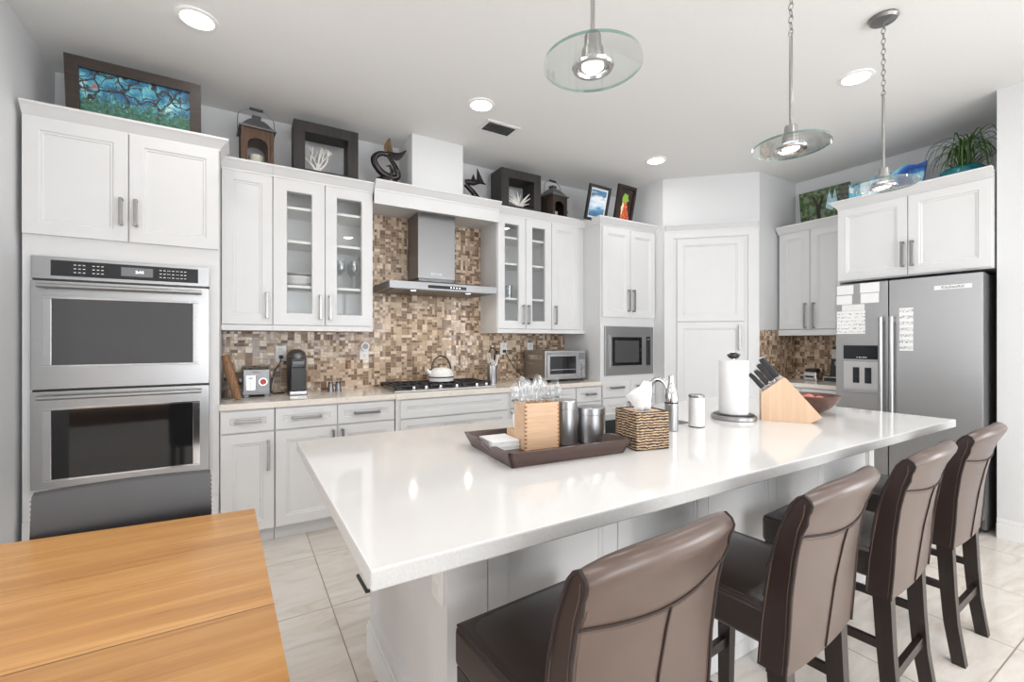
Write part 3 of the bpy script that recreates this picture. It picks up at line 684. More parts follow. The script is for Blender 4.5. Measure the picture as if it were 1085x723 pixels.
# ------------------------------------------------------------ counter stools
def smoothstep(a, b_, x): x = max(0, min(1, (x - a) / (b_ - a))); return x * x * (3 - 2 * x)
def make_stool(label):
    t = thing('counter_stool', label, 'stool', (0, 0, 0), 0, 'brown leather counter stools along the island')
    # seat
    nx, ny = 14, 12; b = B(); tm = bmesh.new()
    b.box(-.207, .207, .035, .425, .515, .618, .018, 4); obj('seat', b, M['leatherseat'], t)
    c = B(); rs = []
    for i in range(9):
        u = i / 8 * 2 - 1; rs.append([(u * .193, .055 + v / 8 * .36, .615 + .022 * (1 - u ** 4) * (1 - (v / 4 - 1) ** 4)) for v in range(9)])
    V = [[c.bm.verts.new(p) for p in r] for r in rs]
    for i in range(8):
        for j in range(8): c.face([V[i][j], V[i + 1][j], V[i + 1][j + 1], V[i][j + 1]])
    s_ = obj('seat_cushion', c, M['leatherseat'], t)
    c = B(); c.tube([(-.199, .05, .614), (-.199, .416, .614), (.199, .416, .614), (.199, .05, .614)], .0035, 6); obj('seat_piping', c, M['leather'], t)
    # back: section swept across
    rear = [(.006, .475), (-.006, .58), (-.018, .68), (-.036, .78), (-.052, .85), (-.066, .89), (-.082, .918), (-.091, .934)]
    top = [(-.094, .946), (-.089, .957), (-.077, .965), (-.062, .966), (-.048, .958)]
    front = [(-.034, .940), (-.020, .90), (.000, .84), (.026, .75), (.046, .66), (.062, .58), (.074, .475)]
    sec = rear + top + front; nu = 20
    def P(u, y, z):
        W_ = .211 + .005 * smoothstep(.5, .95, z) ; cur = .022 * (u * u) * smoothstep(.45, .9, z) + .010 * u * u
        drop = -.022 * (u ** 4) * smoothstep(.80, .95, z) - .006
        return (u * W_, y + cur + .016 * u ** 4 * smoothstep(.86, .94, z) * (1 if y < -.07 else 0), z + drop + .006 * (1 - u * u) * smoothstep(.85, .97, z))
    c = B(); nr = len(rear) + 3
    V = [[c.bm.verts.new(P(i / nu * 2 - 1, y, z)) for y, z in sec] for i in range(nu + 1)]; n = len(sec)
    for i in range(nu):
        for j in range(n):
            c.mi = 0 if j < nr or j == n - 1 else 1
            c.face([V[i][j], V[i + 1][j], V[i + 1][(j + 1) % n], V[i][(j + 1) % n]])
    c.mi = 1; c.face(V[0]); c.face(V[-1][::-1])
    bk = obj('backrest', c, [M['leathersheen'], M['leather']], t, 50)
    for s in (-1, 1):
        c = B(); c.tube([(P(s, y, z)[0] + s * .0005, P(s, y, z)[1] - .001, P(s, y, z)[2]) for y, z in sec[:-2]], .0042, 7); obj('edge_piping', c, M['seam'], bk)
    def rp(u, z, off=-.0015):
        for (ya, za), (yb, zb) in zip(rear, rear[1:]):
            if za <= z <= zb: y = ya + (yb - ya) * (z - za) / (zb - za); break
        q = P(u, y, z); return (q[0], q[1] + off, q[2])
    c = B(); c.tube([rp(i / 20 * 1.96 - .98, .845 - .02 * (1 - (i / 10 - 1) ** 2)) for i in range(21)], .0026, 6); c.tube([rp(0.0, .48 + i * .043) for i in range(9)] , .0022, 6)
    obj('seams', c, M['seam'], bk)
    c = B(); k = .008
    c.tube([rp(i / 20 * 1.96 - .98, .835 - .02 * (1 - (i / 10 - 1) ** 2), -.0004) for i in range(21)], .0011, 4)
    c.tube([rp(.03, .505 + i * .04, -.0004) for i in range(9)], .0011, 4)
    for s in (-1, 1): c.tube([rp(s * .955, .505 + i * .035, -.0004) for i in range(12)], .0011, 4)
    for s in (-1, 1):
        for ins in (.006,):
            c.tube([(P(s, y, z)[0] + s * .0006, P(s, y, z)[1] + ins, z) for y, z in rear[:7]], .0011, 4)
            c.tube([(P(s, y, z)[0] + s * .0006, P(s, y, z)[1] - ins, z) for y, z in front[1:]], .0011, 4)
    obj('stitching', c, M['thread'], bk)
    def leg(x, pts, w0, w1):
        b = B(); rs = []; m = len(pts)
        for i, (y, z) in enumerate(pts):
            f = i / (m - 1); a = (w0 + (w1 - w0) * f) / 2; d = a * 1.15
            rs.append([(x - a, y - d, z), (x + a, y - d, z), (x + a, y + d, z), (x - a, y + d, z)])
        b.rings(rs); return obj('leg', b, M['darkwood'], t, 30)
    for s in (-1, 1):
        leg(s * .172, [(.046, .50), (.042, .42), (.036, .30), (.026, .16), (.002, .0)], .044, .036)
        leg(s * .182, [(.385, .52), (.391, .0)], .044, .034)
    for s in (-1, 1):
        obj('stretcher', B().box(s * .182 - .009, s * .182 + .009, .05, .37, .285, .315, .002), M['darkwood'], t)
    obj('stretcher', B().box(-.165, .165, .378, .40, .20, .235, .002), M['darkwood'], t)
    obj('stretcher', B().box(-.163, .163, .015, .035, .18, .215, .002), M['darkwood'], t)
    return t
st = make_stool('brown leather counter stool closest to the dining table end of the island')
st.location = (.684, .612, 0); st.rotation_euler = (0, 0, math.radians(4))
dup(st, (1.372, .608, 0), math.radians(4), 'second brown leather counter stool from the dining table, next to the first')
dup(st, (2.012, .615, 0), math.radians(4), 'brown leather counter stool third along, opposite the knife block')
dup(st, (2.668, .630, 0), math.radians(2), 'brown leather counter stool at the fridge end of the island')

# ------------------------------------------------------------ dining table and chair
t = thing('dining_table', 'honey-coloured wooden dining table with visible plank seams', 'table', (0, 0, 0))
A_, B_, C_, D_ = (.042, 1.704), (-1.76, 1.873), (-1.73, .93), (.071, .76)
obj('tabletop', B().prism([D_, A_, B_, C_], 'z', .728, .76), M['table'], t, 20)
b = B(); b.prism([(-.06, .86), (-.09, 1.62), (-1.64, 1.765), (-1.62, 1.01)], 'z', .63, .7275); obj('apron', b, M['tableside'], t)
for x, y in ((-.045, .875), (-.075, 1.61), (-1.65, 1.75), (-1.62, 1.02)): obj('leg', B().box(x - .04, x + .04, y - .04, y + .04, 0, .7275, .006), M['tableside'], t)
t = thing('dining_chair', 'charcoal leather dining chair tucked in behind the wooden table', 'chair', (-.295, 1.815, 0), math.radians(180 + 3.2))
b = B(); rs = []
for i in range(13):
    u = i / 12 * 2 - 1; cv = .006 * (u * u)
    rs.append([(u * .212, -.03 + cv, .44), (u * .212, .02 + cv, .44), (u * .214, .012 + cv, .70), (u * .212, -.004 + cv, .87 - .006 * u * u), (u * .210, -.018 + cv, .881 - .006 * u * u), (u * .212, -.034 + cv, .87 - .006 * u * u), (u * .214, -.036 + cv, .70)])
b.rings(rs); bk = obj('backrest', b, M['leatherblack'], t, 50)
b = B()
for s in (-1, 1):
    for i in range(28):
        z = .46 + i * .0145; b.box(s * .2135 - .0012, s * .2135 + .0012, -.012, .004, z, z + .004)
obj('whip_stitching', b, M['display'], bk)
obj('seat', B().box(-.21, .21, .03, .43, .40, .47, .02, 3), M['leatherblack'], t)
for s in (-1, 1):
    obj('leg', B().box(s * .185 - .02, s * .185 + .02, -.02, .02, 0, .44, .003), M['darkwood'], t); obj('leg', B().box(s * .185 - .02, s * .185 + .02, .38, .42, 0, .41, .003), M['darkwood'], t)

# ------------------------------------------------------------ range hood, cooktop, kettle
t = thing('range_hood', 'stainless chimney range hood over the gas cooktop', 'range hood', (0, 0, 0))
obj('chimney', B().box(1.265, 1.596, 3.60, YW - .009, 1.835, 2.382, .002), M['hoodsteel'], t)
obj('bracket', B().box(1.275, 1.586, 3.61, YW - .009, 1.80, 1.835), M['steeld'], t)
b = B(); z0, zt = 1.715, 1.77
b.rings([[(.965, 3.38, z0), (1.885, 3.38, z0), (1.885, YW - .009, z0), (.965, YW - .009, z0)], [(.965, 3.38, zt), (1.885, 3.38, zt), (1.885, YW - .009, zt), (.965, YW - .009, zt)],
    [(1.0, 3.42, zt + .006), (1.85, 3.42, zt + .006), (1.85, YW - .009, zt + .006), (1.0, YW - .009, zt + .006)], [(1.20, 3.55, zt + .035), (1.66, 3.55, zt + .035), (1.66, YW - .009, zt + .035), (1.20, YW - .009, zt + .035)]])
cn = obj('canopy', b, M['hoodsteel'], t, 20)
obj('control_strip', B().box(1.27, 1.60, 3.376, 3.381, 1.727, 1.752, .001), M['dial'], cn)
for i in range(4): obj('button_light', B().box(1.46 + i * .025, 1.468 + i * .025, 3.3745, 3.3765, 1.736, 1.744), M['led'], cn)
obj('filter', B().box(1.0, 1.85, 3.41, YW - .03, 1.711, 1.7155), M['steeld'], t)
for x in (1.18, 1.66):
    lp = obj('lamp', B().lathe([(.020, 0), (.022, .003), (.0, .004)], 18, (x, 3.47, 1.7085)), M['led'], t)
    d = bpy.data.lights.new('hood_lamp', 'AREA'); d.shape = 'DISK'; d.size = .04; d.energy = .7; d.color = (1, .88, .7); l = bpy.data.objects.new('hood_lamp', d); COL.objects.link(l); l.parent = t; l.location = (x, 3.47, 1.704)
bd = obj('badge', B().box(1.375, 1.475, 3.5975, 3.6002, 1.862, 1.882, .0005), M['plastic_white'], t)
obj('badge_lettering', text_b('KitchenAid', .017, .0003, mat=FRONT(1.425, 3.5972, 1.872)), M['black'], bd)

t = thing('gas_cooktop', 'black gas cooktop with cast-iron grates and front knobs', 'cooktop', (.99, 3.335, .92))
obj('base', B().box(0, .87, 0, .48, .0, .014, .004), M['steelh'], t)
for (x0, x1) in ((.02, .29), (.30, .57), (.58, .85)):
    b = B()
    for y in (.07, .265, .455): b.box(x0, x1, y - .008, y + .008, .030, .046, .003)
    for x in (x0 + .008, (x0 + x1) / 2, x1 - .008): b.box(x - .008, x + .008, .07, .455, .030, .046, .003)
    for x in (x0 + .07, x1 - .07): b.box(x - .006, x + .006, .07, .455, .030, .044, .002)
    for x in (x0 + .01, x1 - .01):
        for y in (.075, .45): b.box(x - .008, x + .008, y - .008, y + .008, .014, .032)
    obj('grate', b, M['iron'], t)
for x, y, r in ((.155, .17, .035), (.155, .36, .028), (.435, .265, .045), (.715, .17, .03), (.715, .36, .035)):
    bn = obj('burner', B().lathe([(r * 1.3, .0), (r * 1.3, .006), (r, .008), (r, .016), (0.001, .018)], 24, (x, y, .014)), M['iron'], t)
for x in (.16, .26, .38, .52, .70, .79):
    k_ = obj('knob', B().lathe([(.019, 0), (.019, .006), (.014, .010), (.013, .026), (.0, .027)], 18, (x, .032, .014)), M['chrome'], t)

t = thing('kettle', 'white enamel kettle with black band standing on the cooktop grate', 'kettle', (1.475, 3.615, .9665))
obj('body', B().lathe([(.085, 0), (.104, .004), (.108, .03), (.107, .055), (.10, .08), (.082, .102), (.055, .115), (.0, .118)], 36), M['porcelain'], t)
obj('band', B().lathe([(.1075, .033), (.1095, .034), (.1095, .043), (.1075, .044)], 36, cap=False), M['black'], t)
obj('lid_knob', B().lathe([(.022, .116), (.022, .121), (.008, .124), (.012, .136), (.0, .142)], 18), M['chrome'], t)
obj('spout', B().tube([(-.085, 0, .06), (-.115, 0, .085), (-.13, 0, .105)], [.022, .016, .013], 12), M['porcelain'], t)
obj('handle', B().tube([(-.072 * math.cos(a * PI / 12) * 1.2, 0, .10 + .115 * math.sin(a * PI / 12)) for a in range(13)], .0065, 10), M['black'], t)

# ------------------------------------------------------------ back counter things
t = thing('toaster', 'stainless toaster with a red dial on the back counter', 'toaster', (.015, 3.60, .92)); w = .170
obj('body', B().box(0, w, 0, .25, .012, .195, .010, 3), M['steelt'], t)
b = B(); 
for x in (.006, w - .038): b.box(x, x + .032, .005, .245, 0, .014, .003)
obj('feet', b, M['tin'], t)
obj('top_slots', B().box(.04, .058, .03, .22, .1935, .197).box(.10, .118, .03, .22, .1935, .197), M['black'], t)
obj('top_rack', B().tube([(.02, .03, .203), (w - .02, .03, .203), (w - .02, .22, .203), (.02, .22, .203)], .003, 6, closed=True), M['black'], t)
obj('side_trim', B().box(-.002, .003, .01, .24, .02, .19), M['black'], t)
obj('lever_plate', B().box(.022, .078, -.004, .001, .05, .15, .002), M['chrome'], t); obj('lever', B().box(.034, .066, -.018, -.003, .125, .14, .002).box(.046, .054, -.005, -.002, .055, .145), M['nickel'], t)
obj('dial_ring', B().cyl((.125, -.006, .105), (.125, 0.001, .105), .026, n=24), M['chrome'], t); obj('dial', B().cyl((.125, -.022, .105), (.125, -.005, .105), .0205, n=24), M['red'], t)
obj('lettering', text_b('WOLF', .018, .0004, mat=FRONT(w / 2, -.0006, .172)), M['black'], t)
obj('front_plate', B().box(.004, w - .004, -.0015, .002, .02, .04), M['tin'], t)

t = thing('coffee_machine', 'tall dark domed capsule coffee machine on the back counter', 'coffee machine', (.362, 3.70, .92))
b = B(); rs = []
def dome(sx, z0, z1, r):
    pr = [(sx, z0), (sx, z1)] + [(sx * math.cos(a * PI / 16), z1 + r * math.sin(a * PI / 16)) for a in range(1, 8)] + [(.001, z1 + r)]
    return pr
obj('body', B().lathe(dome(.066, .012, .275, .055), 30, squash=1.7), M['tin'], t)
obj('front_panel', B().box(-.048, .048, -.1135, -.09, .03, .265, .006), M['black'], t)
obj('brew_head', B().box(-.044, .044, -.124, -.11, .195, .25, .006), M['dial'], t)
obj('rim', B().tube([(-.066, -.05, .272), (-.045, -.095, .272), (0, -.115, .272), (.045, -.095, .272), (.066, -.05, .272)], .003, 6), M['chrome'], t)
obj('drip_tray', B().box(-.058, .058, -.135, -.04, 0, .030, .006), M['steelh'], t)
obj('lever', B().tube([(.055, 0, .27), (.09, -.01, .272), (.115, -.01, .27)], .005, 8), M['tin'], t)
for x, lb in ((.600, 'small tapered metal shaker nearer the coffee machine'), (.655, 'small tapered metal shaker nearer the cooktop')):
    o = thing('shaker', lb, 'shaker', (x, 3.70, .92), 0, 'pair of metal shakers'); obj('body', B().lathe([(.024, 0), (.024, .003), (.017, .07), (.016, .076), (0.0, .078)], 24), M['steelt'], o)
    obj('top_ring', B().lathe([(.0178, .064), (.0182, .066), (.0172, .072)], 24, cap=False), M['black'], o)
o = obj('wooden_log', B().tube([(0, 0, 0.0), (-.018, .005, .075), (-.036, .01, .14), (-.052, .02, .205), (-.07, .03, .29)], [.026, .028, .031, .03, .023], 9), M['bark'])
o.location = (-.012, 3.50, .925); tag(o, 'slim rustic wooden log leaning by the oven tower', 'log')
t = thing('storage_jar', 'dark glass jar in the corner behind the leaning log', 'jar', (-.055, 3.64, .92)); obj('body', B().lathe([(.04, 0), (.043, .01), (.043, .10), (.034, .12)], 24), M['wineglass'], t); obj('lid', B().lathe([(.037, .12), (.037, .14), (.0, .142)], 24), M['black'], t); obj('contents', B().lathe([(.037, .004), (.038, .06), (0, .062)], 20), M['bark'], t)
t = thing('candy_dish', 'low clear glass dish at the foot of the leaning log', 'dish', (-.06, 3.42, .92)); obj('bowl', B().lathe([(.02, 0), (.038, .014), (.04, .018), (.036, .016), (.018, .004)], 24), M['wineglass'], t)

def outlet(label, x, z, w=.072, h=.117, y=YW - .0085, rz=0.0, plug=False, yy=None):
    o = thing('wall_outlet', label, 'outlet', (x, y, z), rz, 'outlets on the mosaic'); obj('plate', B().box(-w / 2, w / 2, -.006, 0, -h / 2, h / 2, .002), M['plastic_white'], o)
    b = B()
    for s in (-1, 1):
        b.box(-.017, .017, -.008, -.0055, s * .026 - .016, s * .026 + .016, .001)
    so = obj('socket', b, M['trim'], o); b = B()
    for s in (-1, 1):
        for q in (-1, 1): b.box(q * .006 - .0012, q * .006 + .0012, -.0086, -.0078, s * .026 - .002, s * .026 + .008)
    obj('slots', b, M['black'], so); return o
outlet('outlet with a black plug above the toaster', .270, 1.215)
outlet('outlet carrying a round white plug-in near the cooktop', .890, 1.215)
outlet('outlet above the utensil crock beside the cooktop', 2.235, 1.235)
outlet('outlet peeking over the top of the toaster oven', 2.55, 1.235)
t = thing('air_freshener', 'round white plug-in on the outlet left of the cooktop', 'plug-in', (.892, YW - .0175, 1.265)); obj('body', B().cyl((0, 0, 0), (0, -.03, 0), .040, .034, 24), M['plastic_white'], t); obj('face_ring', B().cyl((0, -.03, 0), (0, -.033, 0), .024, .022, 20), M['display'], t)
def cable(label, pts, plug):
    t = thing('power_cord', label, 'cord', (0, 0, 0), 0, 'black power cords'); m = []
    P = [Vector(p) for p in pts]
    for i in range(len(P) - 1):
        p0, p1, p2, p3 = P[max(i - 1, 0)], P[i], P[i + 1], P[min(i + 2, len(P) - 1)]
        for k in range(6):
            u = k / 6; m.append(.5 * ((2 * p1) + (-p0 + p2) * u + (2 * p0 - 5 * p1 + 4 * p2 - p3) * u * u + (-p0 + 3 * p1 - 3 * p2 + p3) * u ** 3))
    m.append(P[-1]); obj('cable', B().tube(m, .004, 8), M['cord'], t); x, y, z = plug; obj('plug', B().box(x - .014, x + .014, y - .026, y, z - .014, z + .014, .004), M['cord'], t)
cable('black cord running from its outlet down behind the toaster', [(.270, 3.84, 1.185), (.262, 3.82, 1.15), (.225, 3.82, 1.08), (.205, 3.80, 1.0), (.20, 3.78, .928), (.26, 3.76, .925), (.285, 3.76, .925)], (.270, YW - .0175, 1.189))
cable('black cord curving down to the toaster oven', [(2.24, 3.84, 1.205), (2.27, 3.82, 1.13), (2.33, 3.80, 1.04), (2.40, 3.80, .97), (2.44, 3.80, .96)], (2.235, YW - .0175, 1.209))

# utensil crock
t = thing('utensil_crock', 'ribbed stainless utensil crock beside the cooktop', 'crock', (1.995, 3.66, .92))
pr = [(.046, 0), (.048, .004), (.048, .165), (.045, .165), (.045, .008), (.0, .008)]
obj('body', B().lathe(pr, 28), M['steelv'], t)
def utensil(name, label, dx, dy, lean, L, kind, m):
    o = thing(name, label, 'utensil', (1.995 + dx, 3.66 + dy, .93), 0, 'utensils in the crock')
    e = Vector((lean[0], lean[1], 1)).normalized() * L
    obj('shaft', B().tube([(0, 0, 0), tuple(e)], .0045, 8), M['chrome'] if m != 'pine' else M['pine'], o)
    if kind == 'loop':
        obj('head', B().tube([(e.x + .035 * math.cos(a), e.y + .004, e.z + .035 + .045 * math.sin(a)) for a in [k * PI / 8 for k in range(16)]], .008, 8, closed=True), M[m], o)
    else:
        d = Vector((lean[0], lean[1], 1)).normalized(); rot = d.to_track_quat('Z', 'Y').to_matrix().to_4x4(); tt = bmesh.new(); bmesh.ops.create_cube(tt, size=1)
        for v in tt.verts: v.co = Vector((v.co.x * (.05 if v.co.z > 0 else .03), v.co.y * .008, v.co.z * .09))
        bmesh.ops.bevel(tt, geom=list(tt.edges), offset=.003, segments=2, affect='EDGES'); b = B(); b.merge(tt, Matrix.Translation(e) @ rot); obj('head', b, M[m], o)
utensil('spatula', 'cream spatula leaning out of the crock over the cooktop', .030, -.01, (-.42, -.05), .235, 'flat', 'candle')
utensil('turner', 'second pale spatula beside the cream one in the crock', .018, -.02, (-.25, -.02), .235, 'flat', 'plastic_white')
utensil('masher', 'black looped utensil standing upright in the crock', .008, .01, (.02, .0), .235, 'loop', 'black')
utensil('skimmer', 'white utensil leaning toward the toaster oven', -.005, -.02, (.20, 0), .215, 'flat', 'porcelain')
utensil('ladle', 'black ladle at the wall side of the crock', -.015, .015, (.26, .03), .25, 'flat', 'black')

# toaster oven
t = thing('toaster_oven', 'stainless countertop toaster oven next to the microwave tower', 'toaster oven', (2.447, 3.45, .92)); w = .49; h = .30
obj('body', B().box(0, w, 0, .36, .02, h, .008, 3), M['steelh'], t)
b = B()
for x in (.03, w - .03):
    for y in (.03, .33): b.cyl((x, y, 0), (x, y, .022), .015, n=12)
obj('feet', b, M['black'], t)
dr_ = obj('door', B().box(.015, .385, -.014, 0.001, .045, h - .02, .004), M['steelh'], t)
obj('window_glass', B().box(.045, .355, -.017, -.0135, .075, h - .055, .002), M['ovenglass'], dr_)
b = B(); b.cyl((.03, -.045, h - .032), (.37, -.045, h - .032), .007, n=12)
for x in (.045, .355): b.cyl((x, -.045, h - .032), (x, -.012, h - .032), .006, n=8)
obj('handle', b, M['chrome'], dr_); obj('rack', B().box(.05, .35, -.0185, -.0165, .115, .120), M['chrome'], dr_)
obj('control_display', B().box(.405, w - .015, -.003, .001, .21, .275, .001), M['display'], t)
for z in (.165, .115, .065): obj('knob', B().cyl((.44, -.022, z), (.44, .001, z), .018, .020, 20), M['chrome'], t)
obj('side_vent', B().box(-.0015, .001, .06, .30, .215, .255).box(-.0015, .001, .06, .30, .17, .175), M['chrome'], t)

# corner counter appliances
t = thing('stereo_radio', 'small silver radio with black top on the corner counter', 'radio', (4.80, 2.345, .92), -PI / 2)
obj('body', B().box(0, .12, 0, .12, 0, .085, .006), M['chrome'], t); obj('top', B().box(.01, .11, .01, .11, .085, .115, .01), M['black'], t); obj('display', B().box(.02, .10, -.002, .001, .03, .05), M['dial'], t)
t = thing('espresso_maker', 'black and chrome espresso maker standing against the fridge side', 'coffee maker', (4.74, 2.14, .92), -PI / 2)
obj('base', B().box(0, .19, 0, .2, 0, .055, .006), M['chrome'], t); obj('drip_grate', B().box(.01, .18, .003, .19, .055, .06), M['black'], t)
b = B(); b.prism([(.06, .06), (.20, .06), (.20, .34), (.12, .34)], 'x', .03, .17); obj('body', b, M['black'], t); obj('fascia', B().box(.04, .16, .072, .09, .22, .31, .004), M['chrome'], t)
obj('brew_head', B().cyl((.1, .06, .16), (.1, .06, .20), .03, n=20), M['chrome'], t); obj('foot_panel', B().box(.01, .18, -.003, .001, .01, .045), M['dial'], t)

# ------------------------------------------------------------ inside the glass cabinets
S0 = US[0] + .0095
t = thing('serving_bowl', 'wide pale oval serving bowl on the lower glass cabinet shelf', 'bowl', (.37, 3.68, S0)); obj('bowl', B().lathe([(.06, 0), (.12, .03), (.145, .07), (.14, .072), (.11, .035), (.05, .006)], 32, squash=.8), M['porcelain'], t)
t = thing('serving_plate', 'white plate stacked inside the pale serving bowl', 'plate', (.37, 3.68, S0 + .073)); obj('plate', B().lathe([(.07, 0), (.13, .012), (.14, .018), (.13, .016), (.06, .004)], 32, squash=.8), M['porcelain'], t)
for i, (x, y) in enumerate(((.66, 3.62), (.76, 3.62), (.66, 3.74), (.76, 3.74))):
    o = thing('wine_glass', ('stemmed glass on the shelf in front beside the centre stile', 'stemmed glass in front on the hood side of the shelf', 'stemmed glass behind beside the centre stile', 'stemmed glass behind on the hood side')[i], 'glass', (x, y, S0), 0, 'stemmed glasses behind the cabinet door')
    obj('glass', B().lathe([(.032, 0), (.032, .003), (.004, .008), (.0035, .10), (.010, .11), (.030, .14), (.034, .18), (.028, .22), (.0275, .22), (.033, .18), (.029, .142), (.0, .115)], 24, cap=False), M['wineglass'], o)
for i, x in enumerate((.30, .355, .41)):
    o = thing('cup', ('small white cup in the bottom corner of the glass cabinet', 'small white cup in the middle of the bottom shelf row', 'small white cup beside the centre stile on the bottom')[i], 'cup', (x, 3.63, 1.4385), 0, 'cups at the bottom of the glass cabinet')
    obj('cup', B().lathe([(.016, 0), (.022, .02), (.025, .05), (.023, .05), (.02, .022), (.0, .006)], 20), M['porcelain'], o); obj('handle', B().tube([(.022, 0, .015), (.036, 0, .02), (.036, 0, .036), (.024, 0, .042)], .003, 6), M['porcelain'], o)
for i, (x, z) in enumerate(((2.10, US[0]), (2.20, US[0]), (2.40, US[0]))):
    o = thing('tumbler', ('pale tumbler on the shelf by the range hood side panel', 'pale tumbler second from the range hood side panel', 'pale tumbler behind the middle glass door')[i], 'glass', (x, 3.70, z + .0095), 0, 'tumblers in the second glass cabinet')
    obj('glass', B().lathe([(.03, 0), (.038, .13), (.036, .13), (.028, .006), (.0, .005)], 24, cap=False), M['wineglass'], o)

# ------------------------------------------------------------ things on the island
# tray
TZ = .9205
t = thing('serving_tray', 'dark wooden tray with flared sides on the island', 'tray', (.712, 1.178, TZ), math.radians(-4.5)); L, Wd = .432, .335; fl = .022; hh = .050; th = .011
b = B(); b.box(.0, L, .0, Wd, 0, .007)
obj('bottom', b, M['traywood'], t)
def side(p0, p1, n, cut=False):
    p0, p1, n = Vector(p0), Vector(p1), Vector(n); d = (p1 - p0).normalized(); Lh = (p1 - p0).length; b = B(); rs = []
    prof = [(0.0, hh)] if not cut else None
    stations = [0, 1] if not cut else [0, .30, .36, .42, .58, .64, .70, 1]
    top = {0: hh, .30: hh, .36: hh - .005, .42: hh - .026, .58: hh - .026, .64: hh - .005, .70: hh, 1: hh}
    for s in stations:
        hgt = hh if not cut else top[s]; f = fl * hgt / hh; ext = (s * 2 - 1)
        base = p0 + d * Lh * s
        o1 = base + d * ext * 0; o2 = base + n * f + d * ext * f
        i1 = base - n * th; i2 = base + n * (f - th) + d * ext * f
        if s in (0, 1): i1 = i1 - d * ext * th * 0; 
        rs.append([tuple(o1.to_3d()), tuple(o2.to_3d() + Vector((0, 0, hgt))), tuple(i2.to_3d() + Vector((0, 0, hgt))), tuple(i1.to_3d() + Vector((0, 0, .0)))])
    b.rings(rs); return b
obj('long_side', side((0, 0), (L, 0), (0, -1)), M['traywood'], t, 20); obj('long_side', side((L, Wd), (0, Wd), (0, 1)), M['traywood'], t, 20)
obj('handle_side', side((0, Wd), (0, 0), (-1, 0), True), M['traywood'], t, 20); obj('handle_side', side((L, 0), (L, Wd), (1, 0), True), M['traywood'], t, 20)
TF = TZ + .0075
# wooden stepped box
t = thing('cutlery_box', 'pale stepped wooden box with dovetail joints on the tray', 'box', (.850, 1.318, TF), math.radians(-5)); bw = .137; bh = .163
b = B(); k = .009; dd = .085
b.box(0, bw, 0, k, 0, bh); b.box(0, bw, dd - k, dd, 0, bh); b.box(0, k, k, dd - k, 0, bh); b.box(bw - k, bw, k, dd - k, 0, bh); b.box(k, bw - k, k, dd - k, 0, .008)
obj('tall_box', b, M['pine'], t)
b = B(); b.box(0, bw, dd + .0005, dd + .065, 0, .055); obj('low_step', b, M['pine'], t)
b = B()
for i in range(11):
    z = .006 + i * .0142; b.box(-.0006, .0065, -.0006, .0068, z, z + .0068); b.box(bw - .0065, bw + .0006, -.0006, .0068, z, z + .0068)
M['darkend'] = plain('dovetail_end_grain', (.30, .14, .06), .6); obj('dovetails', b, M['darkend'], t)
tx, ty, ca, sa = .850, 1.318, math.cos(math.radians(-5)), math.sin(math.radians(-5))
def tb(x, y): return (tx + x * ca - y * sa, ty + x * sa + y * ca)
sp = None
for i in range(22):
    ix, iy = i % 6, i // 6; px, py = tb(.022 + ix * .0185, .020 + iy * .0145)
    if sp is None:
        sp = thing('clear_spoon', 'clear plastic spoon standing bowl-up in the wooden box', 'spoon', (px, py, TF + .010), 0, 'clear plastic spoons in the wooden box')
        obj('stem', B().tube([(0, 0, 0), (0, 0, .10), (0, .003, .155)], [.0025, .003, .0022], 6), M['clear'], sp)
        b = B(); tt = bmesh.new(); bmesh.ops.create_uvsphere(tt, u_segments=12, v_segments=8, radius=1)
        for v in tt.verts: v.co = Vector((v.co.x * .0145, v.co.y * .005 + .004 * (v.co.x ** 2 + v.co.z ** 2), v.co.z * .028 + .178))
        b.merge(tt); obj('spoon_bowl', b, M['clear'], sp); s = sp
    else: s = dup(sp, (px, py, TF + .010))
    s.rotation_euler = (random.uniform(-.06, .10) + (.06 - iy * .05), (ix - 2.5) * .045 + random.uniform(-.04, .04), random.uniform(0, PI)); s.location.z = TF + .012
    s.rotation_euler = ((iy - 1.5) * -.06 + random.uniform(-.04, .04), (ix - 2.5) * .055 + random.uniform(-.04, .04), random.uniform(-.9, .9)); s.scale = (1.15, 1.15, random.uniform(.98, 1.22))
b = B(); o = thing('white_cup', 'white paper cup standing on the low step of the wooden box', 'cup', (*tb(.040, .116), TF + .056)); obj('cup', B().lathe([(.024, 0), (.030, .055), (.029, .055), (.023, .003), (0, .003)], 24), M['paper'], o)
t = thing('napkin_stack', 'stack of white paper napkins in the tray', 'napkins', (.775, 1.372, TF), math.radians(8))
b = B()
for i in range(6): b.box(random.uniform(0, .004), .13 - random.uniform(0, .004), random.uniform(0, .004), .13 - random.uniform(0, .004), i * .0055, i * .0055 + .0048, .001)
obj('napkins', b, M['paper'], t)
# move napkins behind box side
t.location = (.742, 1.362, TF); t.rotation_euler = (0, 0, math.radians(-4.5))
t.scale = (.85, .95, 1.0)
def canister(label, x, y, r, h):
    o = thing('canister', label, 'canister', (x, y, TF), 0, 'brushed steel canisters on the tray'); obj('body', B().lathe([(r - .002, 0), (r, .002), (r, h * .8)], 36), M['steelv'], o)
    obj('lid', B().lathe([(r + .0008, h * .8 + .001), (r + .0008, h - .003), (r - .002, h), (0.001, h)], 36), M['steelv'], o)
canister('taller narrow brushed steel canister beside the wooden box', 1.044, 1.340, .041, .163)
canister('shorter wide brushed steel canister beside the tissue box', 1.150, 1.322, .055, .132)
